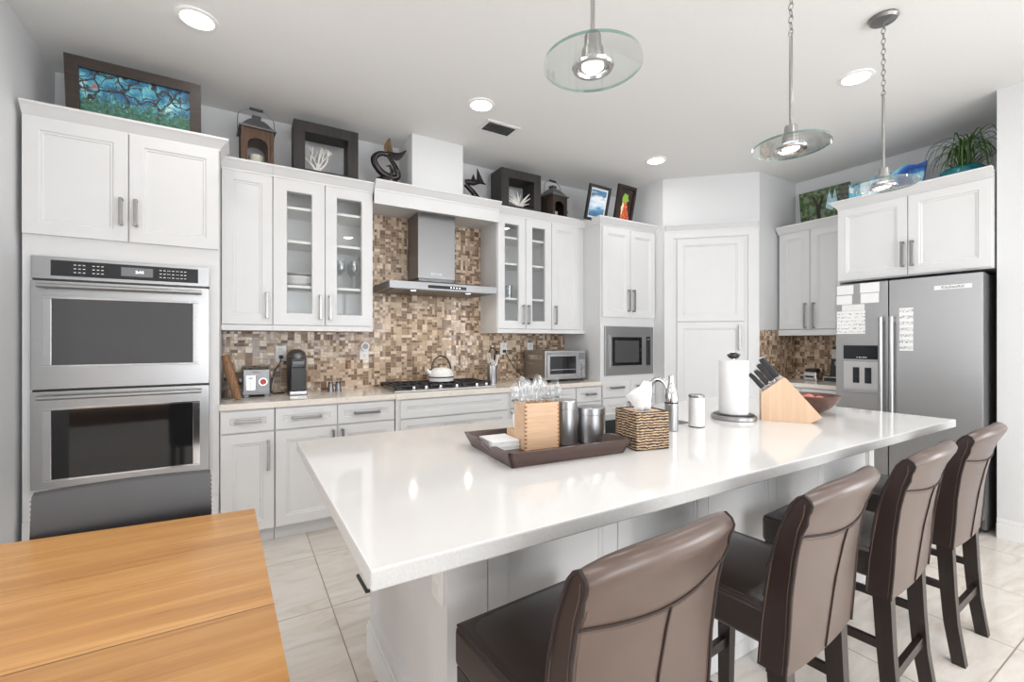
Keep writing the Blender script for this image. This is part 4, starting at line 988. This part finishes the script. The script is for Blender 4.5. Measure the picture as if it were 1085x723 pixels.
# tissue box
t = thing('tissue_box', 'square woven seagrass tissue box cover on the island', 'tissue box', (1.197, 1.133, .9205), math.radians(-12)); s = .138; h = .137
b = B(); b.box(0, s, 0, .008, 0, h, .002); b.box(0, s, s - .008, s, 0, h, .002); b.box(0, .008, .008, s - .008, 0, h, .002); b.box(s - .008, s, .008, s - .008, 0, h, .002)
obj('woven_sides', b, M['rattan'], t)
b = B(); n = 20
ro = [(.5 * s + (s / 2 - .008) * a, .5 * s + (s / 2 - .008) * c, h - .004) for a, c in ((-1, -1), (1, -1), (1, 1), (-1, 1))]
b.box(.008, s - .008, .008, .045, h - .012, h - .004); b.box(.008, s - .008, s - .045, s - .008, h - .012, h - .004); b.box(.008, .04, .045, s - .045, h - .012, h - .004); b.box(s - .04, s - .008, .045, s - .045, h - .012, h - .004)
obj('lid', b, M['candle'] if False else M['boxtop'] if 'boxtop' in M else plain('tissue_lid_tan', (.55, .40, .28), .7), t)
b = B(); zt = h - .02; cxx = s / 2
G = [[(-.026, 0, 0), (-.008, -.012, 0), (.012, .006, 0), (.034, -.004, 0)],
     [(-.034, -.002, .030), (-.010, -.020, .035), (.012, .004, .034), (.036, -.008, .034)],
     [(-.066, .006, .070), (-.020, -.026, .078), (.006, -.004, .080), (.036, -.012, .078)],
     [(-.040, .002, .088), (-.022, -.022, .108), (.008, .0, .124), (.036, -.010, .119)]]
V = [[b.bm.verts.new((cxx + p[0], cxx + p[1], zt + p[2])) for p in row] for row in G]
for i in range(3):
    for j in range(3): b.face([V[i][j], V[i][j + 1], V[i + 1][j + 1], V[i + 1][j]])
o = obj('tissue', b, M['paper'], t, 25); md = o.modifiers.new('s', 'SOLIDIFY'); md.thickness = .0012
# pepper mill, white tin
t = thing('pepper_mill', 'tall slim stainless pepper mill beside the tissue box', 'pepper mill', (1.612, 1.325, .9205))
obj('body', B().lathe([(.026, 0), (.028, .003), (.028, .115), (.027, .118)], 28), M['steelv'], t); obj('ring', B().lathe([(.0285, .118), (.0285, .124), (.027, .124)], 28), M['black'], t)
obj('top', B().lathe([(.028, .1245), (.028, .15), (.024, .17), (.015, .195), (.011, .215), (.012, .235), (.010, .240), (.0, .241)], 28), M['chrome'], t)
t = thing('wipes_canister', 'white cylindrical canister with a grey lid on the island', 'canister', (1.782, 1.325, .9205))
obj('body', B().lathe([(.033, 0), (.034, .003), (.034, .132), (.033, .133)], 28), M['plastic_white'], t); obj('base_ring', B().lathe([(.0345, 0), (.0345, .004), (.034, .004)], 28), M['black'], t); obj('lid', B().lathe([(.034, .1335), (.034, .143), (.030, .147), (0, .148)], 28), M['nickel'], t); obj('lid_tab', B().box(-.048, -.025, -.012, .008, .142, .147, .001), M['nickel'], t)
# paper towel
t = thing('paper_towel_holder', 'round black and steel paper towel holder on the island', 'paper towel holder', (2.125, 1.365, .9205))
obj('base', B().lathe([(.100, 0), (.104, .002), (.104, .018), (.098, .022)], 40), M['steelh'], t); obj('base_pad', B().lathe([(.096, .0225), (.090, .027), (0, .027)], 36), M['black'], t)
obj('rod', B().cyl((0, 0, .027), (0, 0, .315), .007, n=14), M['chrome'], t)
k_ = obj('knob', B().lathe([(.012, .300), (.024, .306), (.028, .316), (.022, .326), (.012, .33), (.0, .331)], 24), M['black'], t)
obj('knob_wings', B().box(-.045, .045, -.009, .009, .316, .323, .003), M['black'], k_); obj('knob_cap', B().lathe([(.016, .331), (.014, .334), (0, .335)], 20), M['chrome'], k_)
t = thing('paper_towel_roll', 'white paper towel roll standing on its holder', 'paper towel', (2.125, 1.365, .948)); b = B(); b.lathe([(.020, 0), (.067, 0), (.068, .003), (.068, .262), (.067, .265), (.020, .265), (.020, 0)], 40, cap=False); obj('roll', b, M['paper'], t); obj('core', B().lathe([(.0195, .001), (.0195, .264), (.018, .264), (.018, .001)], 20, cap=False), M['pine'], t)
# knife block: side outline in local (x, z), thickness along y
t = thing('knife_block', 'slanted pale beech knife block on the island', 'knife block', (2.190, 1.262, .9205), math.radians(-55))
prof = [(0, 0), (.205, 0), (.252, .030), (.105, .210), (.095, .213), (.0, .135)]
TH = .088; b = B()
for i in range(2): b.prism(prof, 'y', i * TH / 2 + .0006, (i + 1) * TH / 2 - .0006)
kb = obj('block', b, M['beech'], t, 20)
kx = Vector((.095 - 0, .213 - .135)).normalized(); nrm = Vector((-kx.y, kx.x))
KM = t
from math import cos, sin
kr = math.radians(-55)
first = None
for r_ in range(4):
    for c_ in range(2):
        s_ = .020 + r_ * .0285 + (.006 if c_ else 0); lx = kx.x * s_; lz = .135 + kx.y * s_; ly = .022 + c_ * .044
        wx = 2.190 + lx * cos(kr) - ly * sin(kr); wy = 1.262 + lx * sin(kr) + ly * cos(kr)
        lab = 'black-handled kitchen knife stuck in the beech block'
        if first is None:
            k_ = thing('kitchen_knife', lab, 'knife', (wx, wy, .9205 + lz), kr, 'black-handled knives in the beech block'); first = k_
            d = Vector((nrm.x, 0, nrm.y)); rot = d.to_track_quat('Z', 'Y').to_matrix().to_4x4(); rot = Matrix(((0, d.z * 0 + 0, 0, 0),) * 4) if False else rot
            b = B().box(-.006, .006, -.009, .009, .0, .014, .002); b2 = B().box(-.0075, .0075, -.010, .010, .014, .10, .004); b3 = B().box(-.0065, .0065, -.009, .009, .100, .106, .002)
            for nm, q, mm in (('bolster', b, 'chrome'), ('handle', b2, 'black'), ('end_cap', b3, 'chrome')):
                for v in q.bm.verts: v.co = rot @ v.co
                obj(nm, q, M[mm], k_)
        else:
            q_ = dup(first, (wx, wy, .9205 + lz)); f_ = (.85, .98, 1.14, 1.28)[r_] * (1 - .08 * c_); q_.scale = (f_, 1, f_)
# bowl with fruit
t = thing('wooden_bowl', 'flared reddish wooden bowl behind the knife block', 'bowl', (2.64, 1.25, .9205)); obj('bowl', B().lathe([(.038, 0), (.045, .004), (.088, .034), (.118, .064), (.138, .100), (.133, .101), (.11, .066), (.08, .04), (.04, .013), (0, .011)], 40, squash=1.0), M['bowlwood'], t)
for i, (x, y, z, r) in enumerate(((2.655, 1.215, .984, .034), (2.690, 1.285, .990, .030), (2.600, 1.278, .988, .030))):
    o = thing('peach', ('pink peach in the middle of the wooden bowl', 'pink peach at the fridge side of the bowl', 'pink peach at the knife block side of the bowl')[i], 'fruit', (x, y, z), i, 'fruit in the wooden bowl'); obj('flesh', B().sphere((0, 0, 0), r, 1, 1, .93, 20), M['fruit'], o); obj('stalk', B().cyl((0, 0, r * .88), (.003, 0, r * 1.06), .002, n=6), M['bark'], o)

# ------------------------------------------------------------ on top of the cabinets
def picture(name, label, cat, w, h, bw, loc, rz, lean, fm, art, mat_board=0.0, depth=.022, extra=None):
    o = thing(name, label, cat, loc, rz); o.rotation_euler = (-lean, 0, rz)
    b = B(); d = depth
    for pts in ([(0, 0), (w, 0), (w - bw, bw), (bw, bw)], [(w, 0), (w, h), (w - bw, h - bw), (w - bw, bw)], [(w, h), (0, h), (bw, h - bw), (w - bw, h - bw)], [(0, h), (0, 0), (bw, bw), (bw, h - bw)]): b.prism(pts, 'y', -d, 0)
    obj('frame', b, M[fm], o, 20); obj('backing', B().box(.004, w - .004, -.003, .002, .004, h - .004), M['black'], o)
    if mat_board: obj('mat_board', B().box(bw - .002, w - bw + .002, -.008, -.003, bw - .002, h - bw + .002), M['paper'], o)
    m = bw + mat_board; c = obj('picture', B().box(-(w / 2 - m), (w / 2 - m), -.0015, 0, -(h / 2 - m), (h / 2 - m)), M[art], o); c.location = (w / 2, -.0085 if mat_board else -.006, h / 2)
    return o
picture('framed_painting', 'long dark-framed painting of branches and foliage above the oven tower', 'painting', .618, .400, .056, (-.825, 3.46, 2.498), 0, math.radians(-8), 'framewood', 'p_tree', depth=.03)
o = picture('framed_picture', 'small black-framed seascape above the microwave tower', 'picture', .285, .335, .026, (2.865, 3.40, 2.50), math.radians(3), math.radians(-14), 'black', 'p_sea', .018)
o = picture('framed_picture', 'dark framed picture of a red and green bird next to the seascape', 'picture', .262, .415, .030, (3.235, 3.40, 2.481), math.radians(3), math.radians(-12), 'darkwood', 'p_bird')

def lantern(label, loc, rz, w, h, fm, glow=True, hm='tin'):
    o = thing('lantern', label, 'lantern', loc, rz, 'lanterns on top of the cabinets'); s = w / 2; p = w * .10
    b = B(); b.box(-s, s, -s, s, 0, .014, .002); obj('base', b, M[fm], o)
    b = B()
    for x in (-1, 1):
        for y in (-1, 1): b.box(x * (s - p / 2) - p / 2, x * (s - p / 2) + p / 2, y * (s - p / 2) - p / 2, y * (s - p / 2) + p / 2, .014, h, .001)
    for y in (-1, 1):   # arched panels front and back
        yy = y * (s - p / 2); n = 10; r = (s - p) * .78; zc = h * .62
        pts = [(-(s - p), h), (-(s - p), zc)] + [(-r * math.cos(a * PI / n), zc + r * .75 * math.sin(a * PI / n)) for a in range(n + 1)] + [((s - p), zc), ((s - p), h)]
        for q in range(len(pts) // 2 - 1):
            a1, a2 = pts[q], pts[q + 1]; c1, c2 = pts[-1 - q], pts[-2 - q]
        top = [(-r * math.cos(a * PI / n), zc + r * .75 * math.sin(a * PI / n)) for a in range(n + 1)]
        for i in range(n): b.prism([top[i], top[i + 1], (top[i + 1][0], h), (top[i][0], h)], 'y', yy - .004, yy + .004)
        b.box(-(s - p), -r, yy - .004, yy + .004, .014, h); b.box(r, s - p, yy - .004, yy + .004, .014, h); b.box(-r, r, yy - .004, yy + .004, .014, .014 + w * .1)
    for x in (-1, 1): b.box(x * (s - .003) - .002, x * (s - .003) + .002, -(s - p), s - p, .014, h)
    obj('housing', b, M[fm], o, 30)
    obj('glass', B().box(-s + p, s - p, -s + .012, -s + .014, .02, h * .95), M['pane'], o)
    b = B(); e = s * 1.14; b.rings([[(-e, -e, h), (e, -e, h), (e, e, h), (-e, e, h)], [(-e, -e, h + .010), (e, -e, h + .010), (e, e, h + .010), (-e, e, h + .010)]] + [[(-q, -q, h + zz), (q, -q, h + zz), (q, q, h + zz), (-q, q, h + zz)] for q, zz in ((s * 1.02, .014), (s * .84, .035), (s * .66, .06), (s * .44, .085), (s * .26, .088), (s * .24, .108), (s * .30, .110), (s * .26, .122), (s * .1, .126))])
    obj('roof', b, M[hm], o, 25)
    e = s * 1.12; n = 14; H2 = .125
    pts = [(-e, 0, h - .02), (-e * 1.04, 0, h + .06)] + [(-e * 1.02 * math.cos(a * PI / n), 0, h + .10 + .075 * math.sin(a * PI / n)) for a in range(1, n)] + [(e * 1.04, 0, h + .06), (e, 0, h - .02)]
    hd = obj('bail_handle', B().tube(pts, .0028, 8), M['tin'], o); obj('grip', B().cyl((-s * .42, 0, h + .173), (s * .42, 0, h + .173), .009, n=12), M['black'], hd)
    obj('latch', B().box(s - .004, s + .012, -s - .004, -s + .004, h * .42, h * .46).cyl((s + .008, -s, h * .40), (s + .008, -s, h * .50), .003, n=8), M['tin'], o)
    c = thing('candle', 'cream pillar candle inside the ' + ('brown wooden' if fm == 'lanternwood' else 'dark') + ' lantern', 'candle', (loc[0], loc[1], loc[2] + .0145), 0, 'candles in the lanterns')
    obj('wax', B().lathe([(w * .24, 0), (w * .24, h * .40), (w * .20, h * .41), (0.001, h * .39)], 20), M['candle'], c); obj('wick', B().cyl((0, 0, h * .39), (.001, 0, h * .45), .0015, n=6), M['black'], c)
lantern('brown wooden lantern with metal roof on top of the solid-door cabinet', (.100, 3.665, 2.486), math.radians(4), .198, .285, 'lanternwood')
lantern('smaller dark lantern on top of the cabinet near the microwave tower', (2.690, 3.665, 2.486), math.radians(10), .205, .255, 'lanterndark')

def deep_frame(label, x, y, w, h, bw, d):
    o = thing('shadow_box', label, 'decor frame', (x, y, 2.486)); b = B()
    b.box(0, w, 0, d, 0, bw, .002); b.box(0, w, 0, d, h - bw, h, .002); b.box(0, bw, 0, d, bw, h - bw, .002); b.box(w - bw, w, 0, d, bw, h - bw, .002)
    obj('frame', b, M['boxwood'], o); return o
deep_frame('square black open frame with white coral above the first glass cabinet', .330, 3.565, .448, .418, .075, .17)
deep_frame('deep black open box frame beside the smaller dark lantern', 2.040, 3.565, .438, .412, .080, .205)
def coral(label, loc, n, h, spread, seed, fan=False):
    random.seed(seed); o = thing('coral', label, 'coral', loc, 0, 'white coral pieces'); b = B()
    b.lathe([(.045, 0), (.04, .012), (.02, .02), (0, .022)], 14)
    def br(p, d, L, r, dep):
        q = p + d * L; mid = p + d * L * .5 + Vector((random.uniform(-1, 1), random.uniform(-1, 1), 0)) * L * .12
        b.tube([tuple(p), tuple(mid), tuple(q)], [r, r * .85, r * .6], 6)
        if dep > 0:
            for _ in range(2 if dep > 1 else 2):
                nd = (d + Vector((random.uniform(-.8, .8), random.uniform(-.5, .5), random.uniform(-.1, .5)))).normalized(); br(q, nd, L * .68, r * .68, dep - 1)
    for i in range(n):
        a = (i / (n - 1) * 2 - 1) * spread; d = Vector((math.sin(a), random.uniform(-.35, .35), math.cos(a))).normalized()
        if fan: b.tube([(0, 0, .012), tuple(d * h * .5 + Vector((0, 0, .01))), tuple(d * h + Vector((math.sin(a) * .02, 0, -.0 + .01)))], [.006, .010, .003], 7)
        else: br(Vector((0, 0, .01)), d, h * .42, .009, 2)
    obj('branches', b, M['coral'], o)
coral('branching white coral standing in the square open frame', (.49, 3.62, 2.562), 6, .21, .8, 3)
coral('spiky white coral standing in the deep black box frame', (2.25, 3.60, 2.567), 9, .145, 1.15, 5, True)

# whale tail sculpture
t = thing('whale_tail_sculpture', 'dark bronze whale tail sculpture above the glass cabinet by the hood', 'sculpture', (1.012, 3.62, 2.498))
t.scale = (.94, .94, .94)
obj('plinth', B().lathe([(.095, 0), (.10, .012), (.098, .085), (.092, .115), (.07, .125), (0, .127)], 28, squash=.7), M['bronze'], t)
pts = [(.0, 0, .33), (.045, -.01, .27), (.085, -.012, .20), (.09, 0, .155), (.03, .01, .145), (-.045, .012, .175), (-.10, .005, .235), (-.105, 0, .285), (-.06, 0, .325), (.0, 0, .335), (.01, 0, .345)]
b = B(); m = []
P_ = [Vector(p) for p in pts]
for i in range(len(P_) - 1):
    p0, p1, p2, p3 = P_[max(i - 1, 0)], P_[i], P_[i + 1], P_[min(i + 2, len(P_) - 1)]
    for k in range(5):
        u = k / 5; m.append(.5 * ((2 * p1) + (-p0 + p2) * u + (2 * p0 - 5 * p1 + 4 * p2 - p3) * u * u + (-p0 + 3 * p1 - 3 * p2 + p3) * u ** 3))
b.tube(m, [.013 + .017 * math.sin(PI * i / (len(m) - 1)) for i in range(len(m))], 10); obj('ring_body', b, M['bronze'], t)
b = B(); b.tube([(-.02, 0, .325), (.005, 0, .33), (.02, 0, .35)], [.018, .016, .018], 10)
def fluke(tip, bend, m):
    rs = []
    for i in range(9):
        f = i / 8; c = Vector((.02, 0, .335)).lerp(Vector(tip), f) + Vector(bend) * math.sin(f * PI); wd = .050 * math.sin(min(1, f * 1.3 + .25) * PI * .62) * (1 - f) ** .75 + .002
        d = (Vector(tip) - Vector((.02, 0, .335))).normalized(); nn_ = Vector((-d.z, 0, d.x))
        rs.append([tuple(c + nn_ * wd), tuple(c + Vector((0, -.006 * (1 - f), 0))), tuple(c - nn_ * wd), tuple(c + Vector((0, .006 * (1 - f), 0)))])
    q = B(); q.rings(rs); obj('fluke', q, M[m], t, 60)
obj('stalk', b, M['bronze'], t); fluke((.025, 0, .478), (-.012, 0, 0), 'brass'); fluke((.165, -.02, .395), (.0, 0, -.035), 'bronze')
b = B(); b.tube([(.02, -.01, .14), (.045, -.012, .19), (.02, -.012, .235), (-.01, -.012, .225)], [.014, .018, .012, .004], 8); obj('calf', b, M['bronze'], t)
# leaping marlin
t = thing('marlin_sculpture', 'spiky dark marlin sculpture half hidden behind the white hood chase', 'sculpture', (1.80, 3.70, 2.498))
obj('plinth', B().lathe([(.095, 0), (.10, .01), (.09, .075), (.06, .09), (0, .092)], 24, squash=.7), M['bronze'], t)
b = B(); b.tube([(.05, 0, .075), (.055, 0, .12), (.015, 0, .17), (-.055, 0, .225), (-.05, 0, .25), (.02, 0, .255), (.09, 0, .275), (.15, 0, .262)], [.05, .034, .025, .022, .024, .028, .018, .005], 10); obj('body', b, M['bronze'], t)
for pp in ([(-.01, .25), (.055, .265), (.02, .335)], [(.055, .265), (.135, .265), (.06, .395)], [(.0, .10), (.07, .09), (.06, .14)]): obj('fin', B().prism(pp, 'y', -.004, .004), M['bronze'], t)

# right wall: paintings and plant
t = thing('canvas_painting', 'unframed canvas of a dark tree and waterfall in the corner above', 'painting', (4.965, 2.440, 2.421), -PI / 2)
t.rotation_euler = (math.radians(8), 0, -PI / 2)
w, h = .45, .395; c = obj('canvas', B().box(-w / 2, w / 2, 0, .02, -h / 2, h / 2, .001), M['p_forest'], t); c.location = (w / 2, 0, h / 2)
b = B(); b.prism([(.15, .0), (.20, .0), (.185, .19), (.23, .32), (.21, .33), (.175, .25), (.14, .34), (.12, .33), (.155, .22)], 'y', -.0015, 0.0005); q0 = obj('tree_trunk', b, plain('trunk_paint', (.02, .012, .01), .5), c); q0.location = (-w / 2, 0, -h / 2)
b = B(); b.prism([(.235, .20), (.275, .36), (.30, .27), (.325, .37), (.345, .22), (.29, .17)], 'y', -.0016, 0.0005); q1 = obj('waterfall', b, plain('waterfall_paint', (.45, .7, .85), .5, nscale=40, namt=.3), c); q1.location = (-w / 2, 0, -h / 2)
b = B(); b.prism([(.36, .16), (.44, .18), (.44, .39), (.37, .385)], 'y', -.0014, 0.0005); q2 = obj('grey_rock', b, plain('rock_paint', (.12, .12, .10), .6, nscale=30, namt=.6), c); q2.location = (-w / 2, 0, -h / 2)
t = thing('wave_artwork', 'glossy blue wave artwork with swept-up corner above the fridge cabinet', 'artwork', (4.72, 1.62, 2.461), -PI / 2)
b = B(); n = 14; pts = [(-.17, 0), (.20, 0)] + [(.24, .36)] + [(.24 - .40 * i / n, .36 - .045 * (i / n) ** 1.4 - .015 * math.sin(i)) for i in range(1, n + 1)]
b.prism([(p[0], p[1] * .84 - .12) for p in pts], 'y', 0, .025); c = obj('wave_panel', b, M['p_wave'], t); c.location = (0, 0, .12)
b = B(); b.prism([(-.30, 0), (-.172, 0), (-.172, .24), (-.30, .26)], 'y', .004, .02); obj('pale_panel', b, M['paleblue'], t)
t = thing('potted_plant', 'trailing grassy plant in a teal pot above the fridge cabinet', 'plant', (4.74, 1.175, 2.461))
obj('pot', B().lathe([(.08, 0), (.11, .02), (.135, .09), (.130, .15), (.115, .165), (.105, .16), (.11, .10)], 32), M['teal'], t)
obj('soil', B().lathe([(.108, .135), (.0, .14)], 20), M['soil'], t)
obj('stem', B().tube([(0, 0, .13), (.0, .01, .22), (.01, .0, .32)], [.02, .016, .010], 8).tube([(0, -.03, .13), (.0, -.04, .22), (.0, -.045, .29)], [.016, .012, .008], 8), M['leaf'], t)
random.seed(11); b = B()
for i in range(112):
    a = random.uniform(0, 2 * PI); base = Vector((.0, -.045 if i % 2 else .005, random.uniform(.26, .36))) if i < 84 else Vector((.04 * math.cos(a), .04 * math.sin(a), .15))
    reach = random.uniform(.09, .24) if i < 84 else random.uniform(.1, .2); rise = random.uniform(.05, .14) if i < 84 else random.uniform(.06, .14)
    drop = random.uniform(.10, .30) if i < 84 else .02; rs = []
    dirv = Vector((math.cos(a) * .8, math.sin(a), 0)); sidev = Vector((-math.sin(a), math.cos(a), 0)); n = 11
    for k in range(n):
        f = k / (n - 1); c = base + dirv * reach * (1 - (1 - f) ** 1.6) + Vector((0, 0, rise * math.sin(min(f * 2.1, 1.57)) - drop * f ** 2.4))
        c.z = min(c.z, .505)
        if c.x > .30: c.x = .30
        if c.y < -.255: c.y = -.255
        wd = .0046 * math.sin(PI * (.15 + .83 * f)) + .0006
        rs.append([tuple(c - sidev * wd), tuple(c + Vector((0, 0, .0012))), tuple(c + sidev * wd), tuple(c - Vector((0, 0, .0006)))])
    b.rings(rs)
obj('leaves', b, M['leaf'], t, 60)

# ------------------------------------------------------------ ceiling: downlights, pendants, vent
DL = [((-.189, 2.852), 'recessed ceiling light above the oven tower'), ((1.465, 2.848), 'recessed ceiling light in front of the hood chase by the air vent'), ((3.302, 2.889), 'recessed ceiling light by the corner pantry'), ((3.35, 1.323), 'recessed ceiling light between the pendants and the fridge')]
def downlight(x, y, label, power):
    o = thing('ceiling_light', label, 'ceiling light', (x, y, CEIL - .0005), 0, 'recessed ceiling lights'); obj('trim_ring', B().lathe([(.095, 0), (.093, -.006), (.075, -.009), (.072, -.003)], 32, cap=False), M['plastic_white'], o)
    obj('lens', B().lathe([(.073, -.002), (.073, -.005), (0.001, -.0055)], 28), M['bulb'], o)
    d = bpy.data.lights.new('downlight_lamp', 'AREA'); d.shape = 'DISK'; d.size = .14; d.energy = power; d.color = (1, .985, .965); l = bpy.data.objects.new('downlight_lamp', d); COL.objects.link(l); l.parent = o; l.location = (0, 0, -.012)
for (x, y), lb in DL: downlight(x, y, lb, 2.4)
for x, y, lb in ((-.19, 1.32, 'unseen added ceiling light over the dining table'), (1.46, 1.32, 'unseen added ceiling light over the middle of the island'), (-.19, -.5, 'unseen added ceiling light over the table end of the room'), (1.5, -.5, 'unseen added ceiling light behind the first stools'), (3.2, -.5, 'unseen added ceiling light behind the stools at the fridge end'),
    (-.19, -2.2, 'unseen added ceiling light in the corner of the patio doors'), (1.5, -2.2, 'unseen added ceiling light in front of the patio doors'), (3.2, -2.2, 'unseen added ceiling light by the patio doors and added side window'), (-2.6, .9, 'unseen added ceiling light in the living side'), (-2.6, -1.2, 'unseen added ceiling light in the living side by the patio wall')):
    downlight(x, y, lb, 2.0 if y > 1 else 5.5)  # unseen ceiling lights, added as overhead fill

PG = 'glass disc pendant lights over the island'
def make_pendant(label, x, y, zc):
    # zc: disc centre height
    t = thing('pendant_light', label, 'pendant light', (x, y, 0), 0, PG)
    obj('canopy', B().lathe([(.062, CEIL - .001), (.064, CEIL - .010), (.055, CEIL - .022), (.012, CEIL - .028), (.0, CEIL - .03)], 28), M['nickel'], t)
    zr = zc + .45; b = B(); z = CEIL - .03; i = 0
    while z > zr + .02:
        L = .034; n = 12; pts = []
        for k in range(n):
            a = 2 * PI * k / n; px, pz = .0085 * math.cos(a), (L / 2) * math.sin(a)
            pts.append((px, 0, z - L / 2 + pz + .003) if i % 2 == 0 else (0, px, z - L / 2 + pz + .003))
        b.tube(pts, .0022, 5, closed=True); z -= L - .007; i += 1
    obj('chain', b, M['nickel'], t)
    obj('rod', B().cyl((0, 0, zc + .085), (0, 0, zr + .02), .0065, n=12), M['nickel'], t)
    obj('socket_cup', B().lathe([(.008, zc + .09), (.022, zc + .085), (.024, zc + .080), (.026, zc + .045), (.031, zc + .042), (.033, zc + .010), (.0, zc + .008)], 24), M['nickel'], t)
    ds = obj('glass_disc', B().lathe([(.022, zc - .004), (.143, zc - .004), (.143, zc + .004), (.022, zc + .004), (.022, zc - .004)], 48, cap=False), M['disc'], t)
    obj('disc_edge', B().lathe([(.1432, zc - .0045), (.1432, zc + .0045)], 48, cap=False), M['discedge'], ds)
    obj('lamp_ring', B().lathe([(.030, zc - .005), (.056, zc - .005), (.060, zc - .010), (.057, zc - .016), (.046, zc - .017), (.042, zc - .008), (.030, zc - .007)], 32, cap=False), M['chrome'], t)
    obj('bulb', B().lathe([(.024, zc - .008), (.032, zc - .010), (.028, zc - .014), (0.001, zc - .016)], 24), M['bulb2'], t)
    d = bpy.data.lights.new('pendant_lamp', 'AREA'); d.shape = 'DISK'; d.size = .045; d.energy = 1.6; d.color = (.97, .98, 1); l = bpy.data.objects.new('pendant_lamp', d); COL.objects.link(l); l.parent = t; l.location = (0, 0, zc - .020)
    return t
p1 = make_pendant('glass disc pendant nearest the dining table, hanging by a plain rod', .881, 1.004, 2.118)
p2 = dup(p1, (1.958, 1.004, 0), None, 'glass disc pendant in the middle of the three over the island')
p3 = dup(p1, (2.850, 1.004, 0), None, 'glass disc pendant closest to the fridge, ceiling plate visible')

t = thing('air_vent', 'rectangular white ceiling air vent with dark slats', 'vent', (1.745, 3.095, CEIL), math.radians(0))
w, d = .29, .19
b = B(); b.box(-w / 2, w / 2, -d / 2, -d / 2 + .025, -.008, -.0005); b.box(-w / 2, w / 2, d / 2 - .025, d / 2, -.008, -.0005); b.box(-w / 2, -w / 2 + .025, -d / 2 + .025, d / 2 - .025, -.008, -.0005); b.box(w / 2 - .025, w / 2, -d / 2 + .025, d / 2 - .025, -.008, -.0005)
obj('frame', b, M['trim'], t); obj('backing', B().box(-w / 2 + .02, w / 2 - .02, -d / 2 + .02, d / 2 - .02, -.002, -.0005), M['black'], t)
for i in range(6):
    y = -d / 2 + .035 + i * .024; b = B(); b.prism([(y, -.002), (y + .007, -.002), (y + .007, -.0075), (y, -.0075)], 'x', -w / 2 + .025, w / 2 - .025); obj('slat', b, M['nickel'], t)
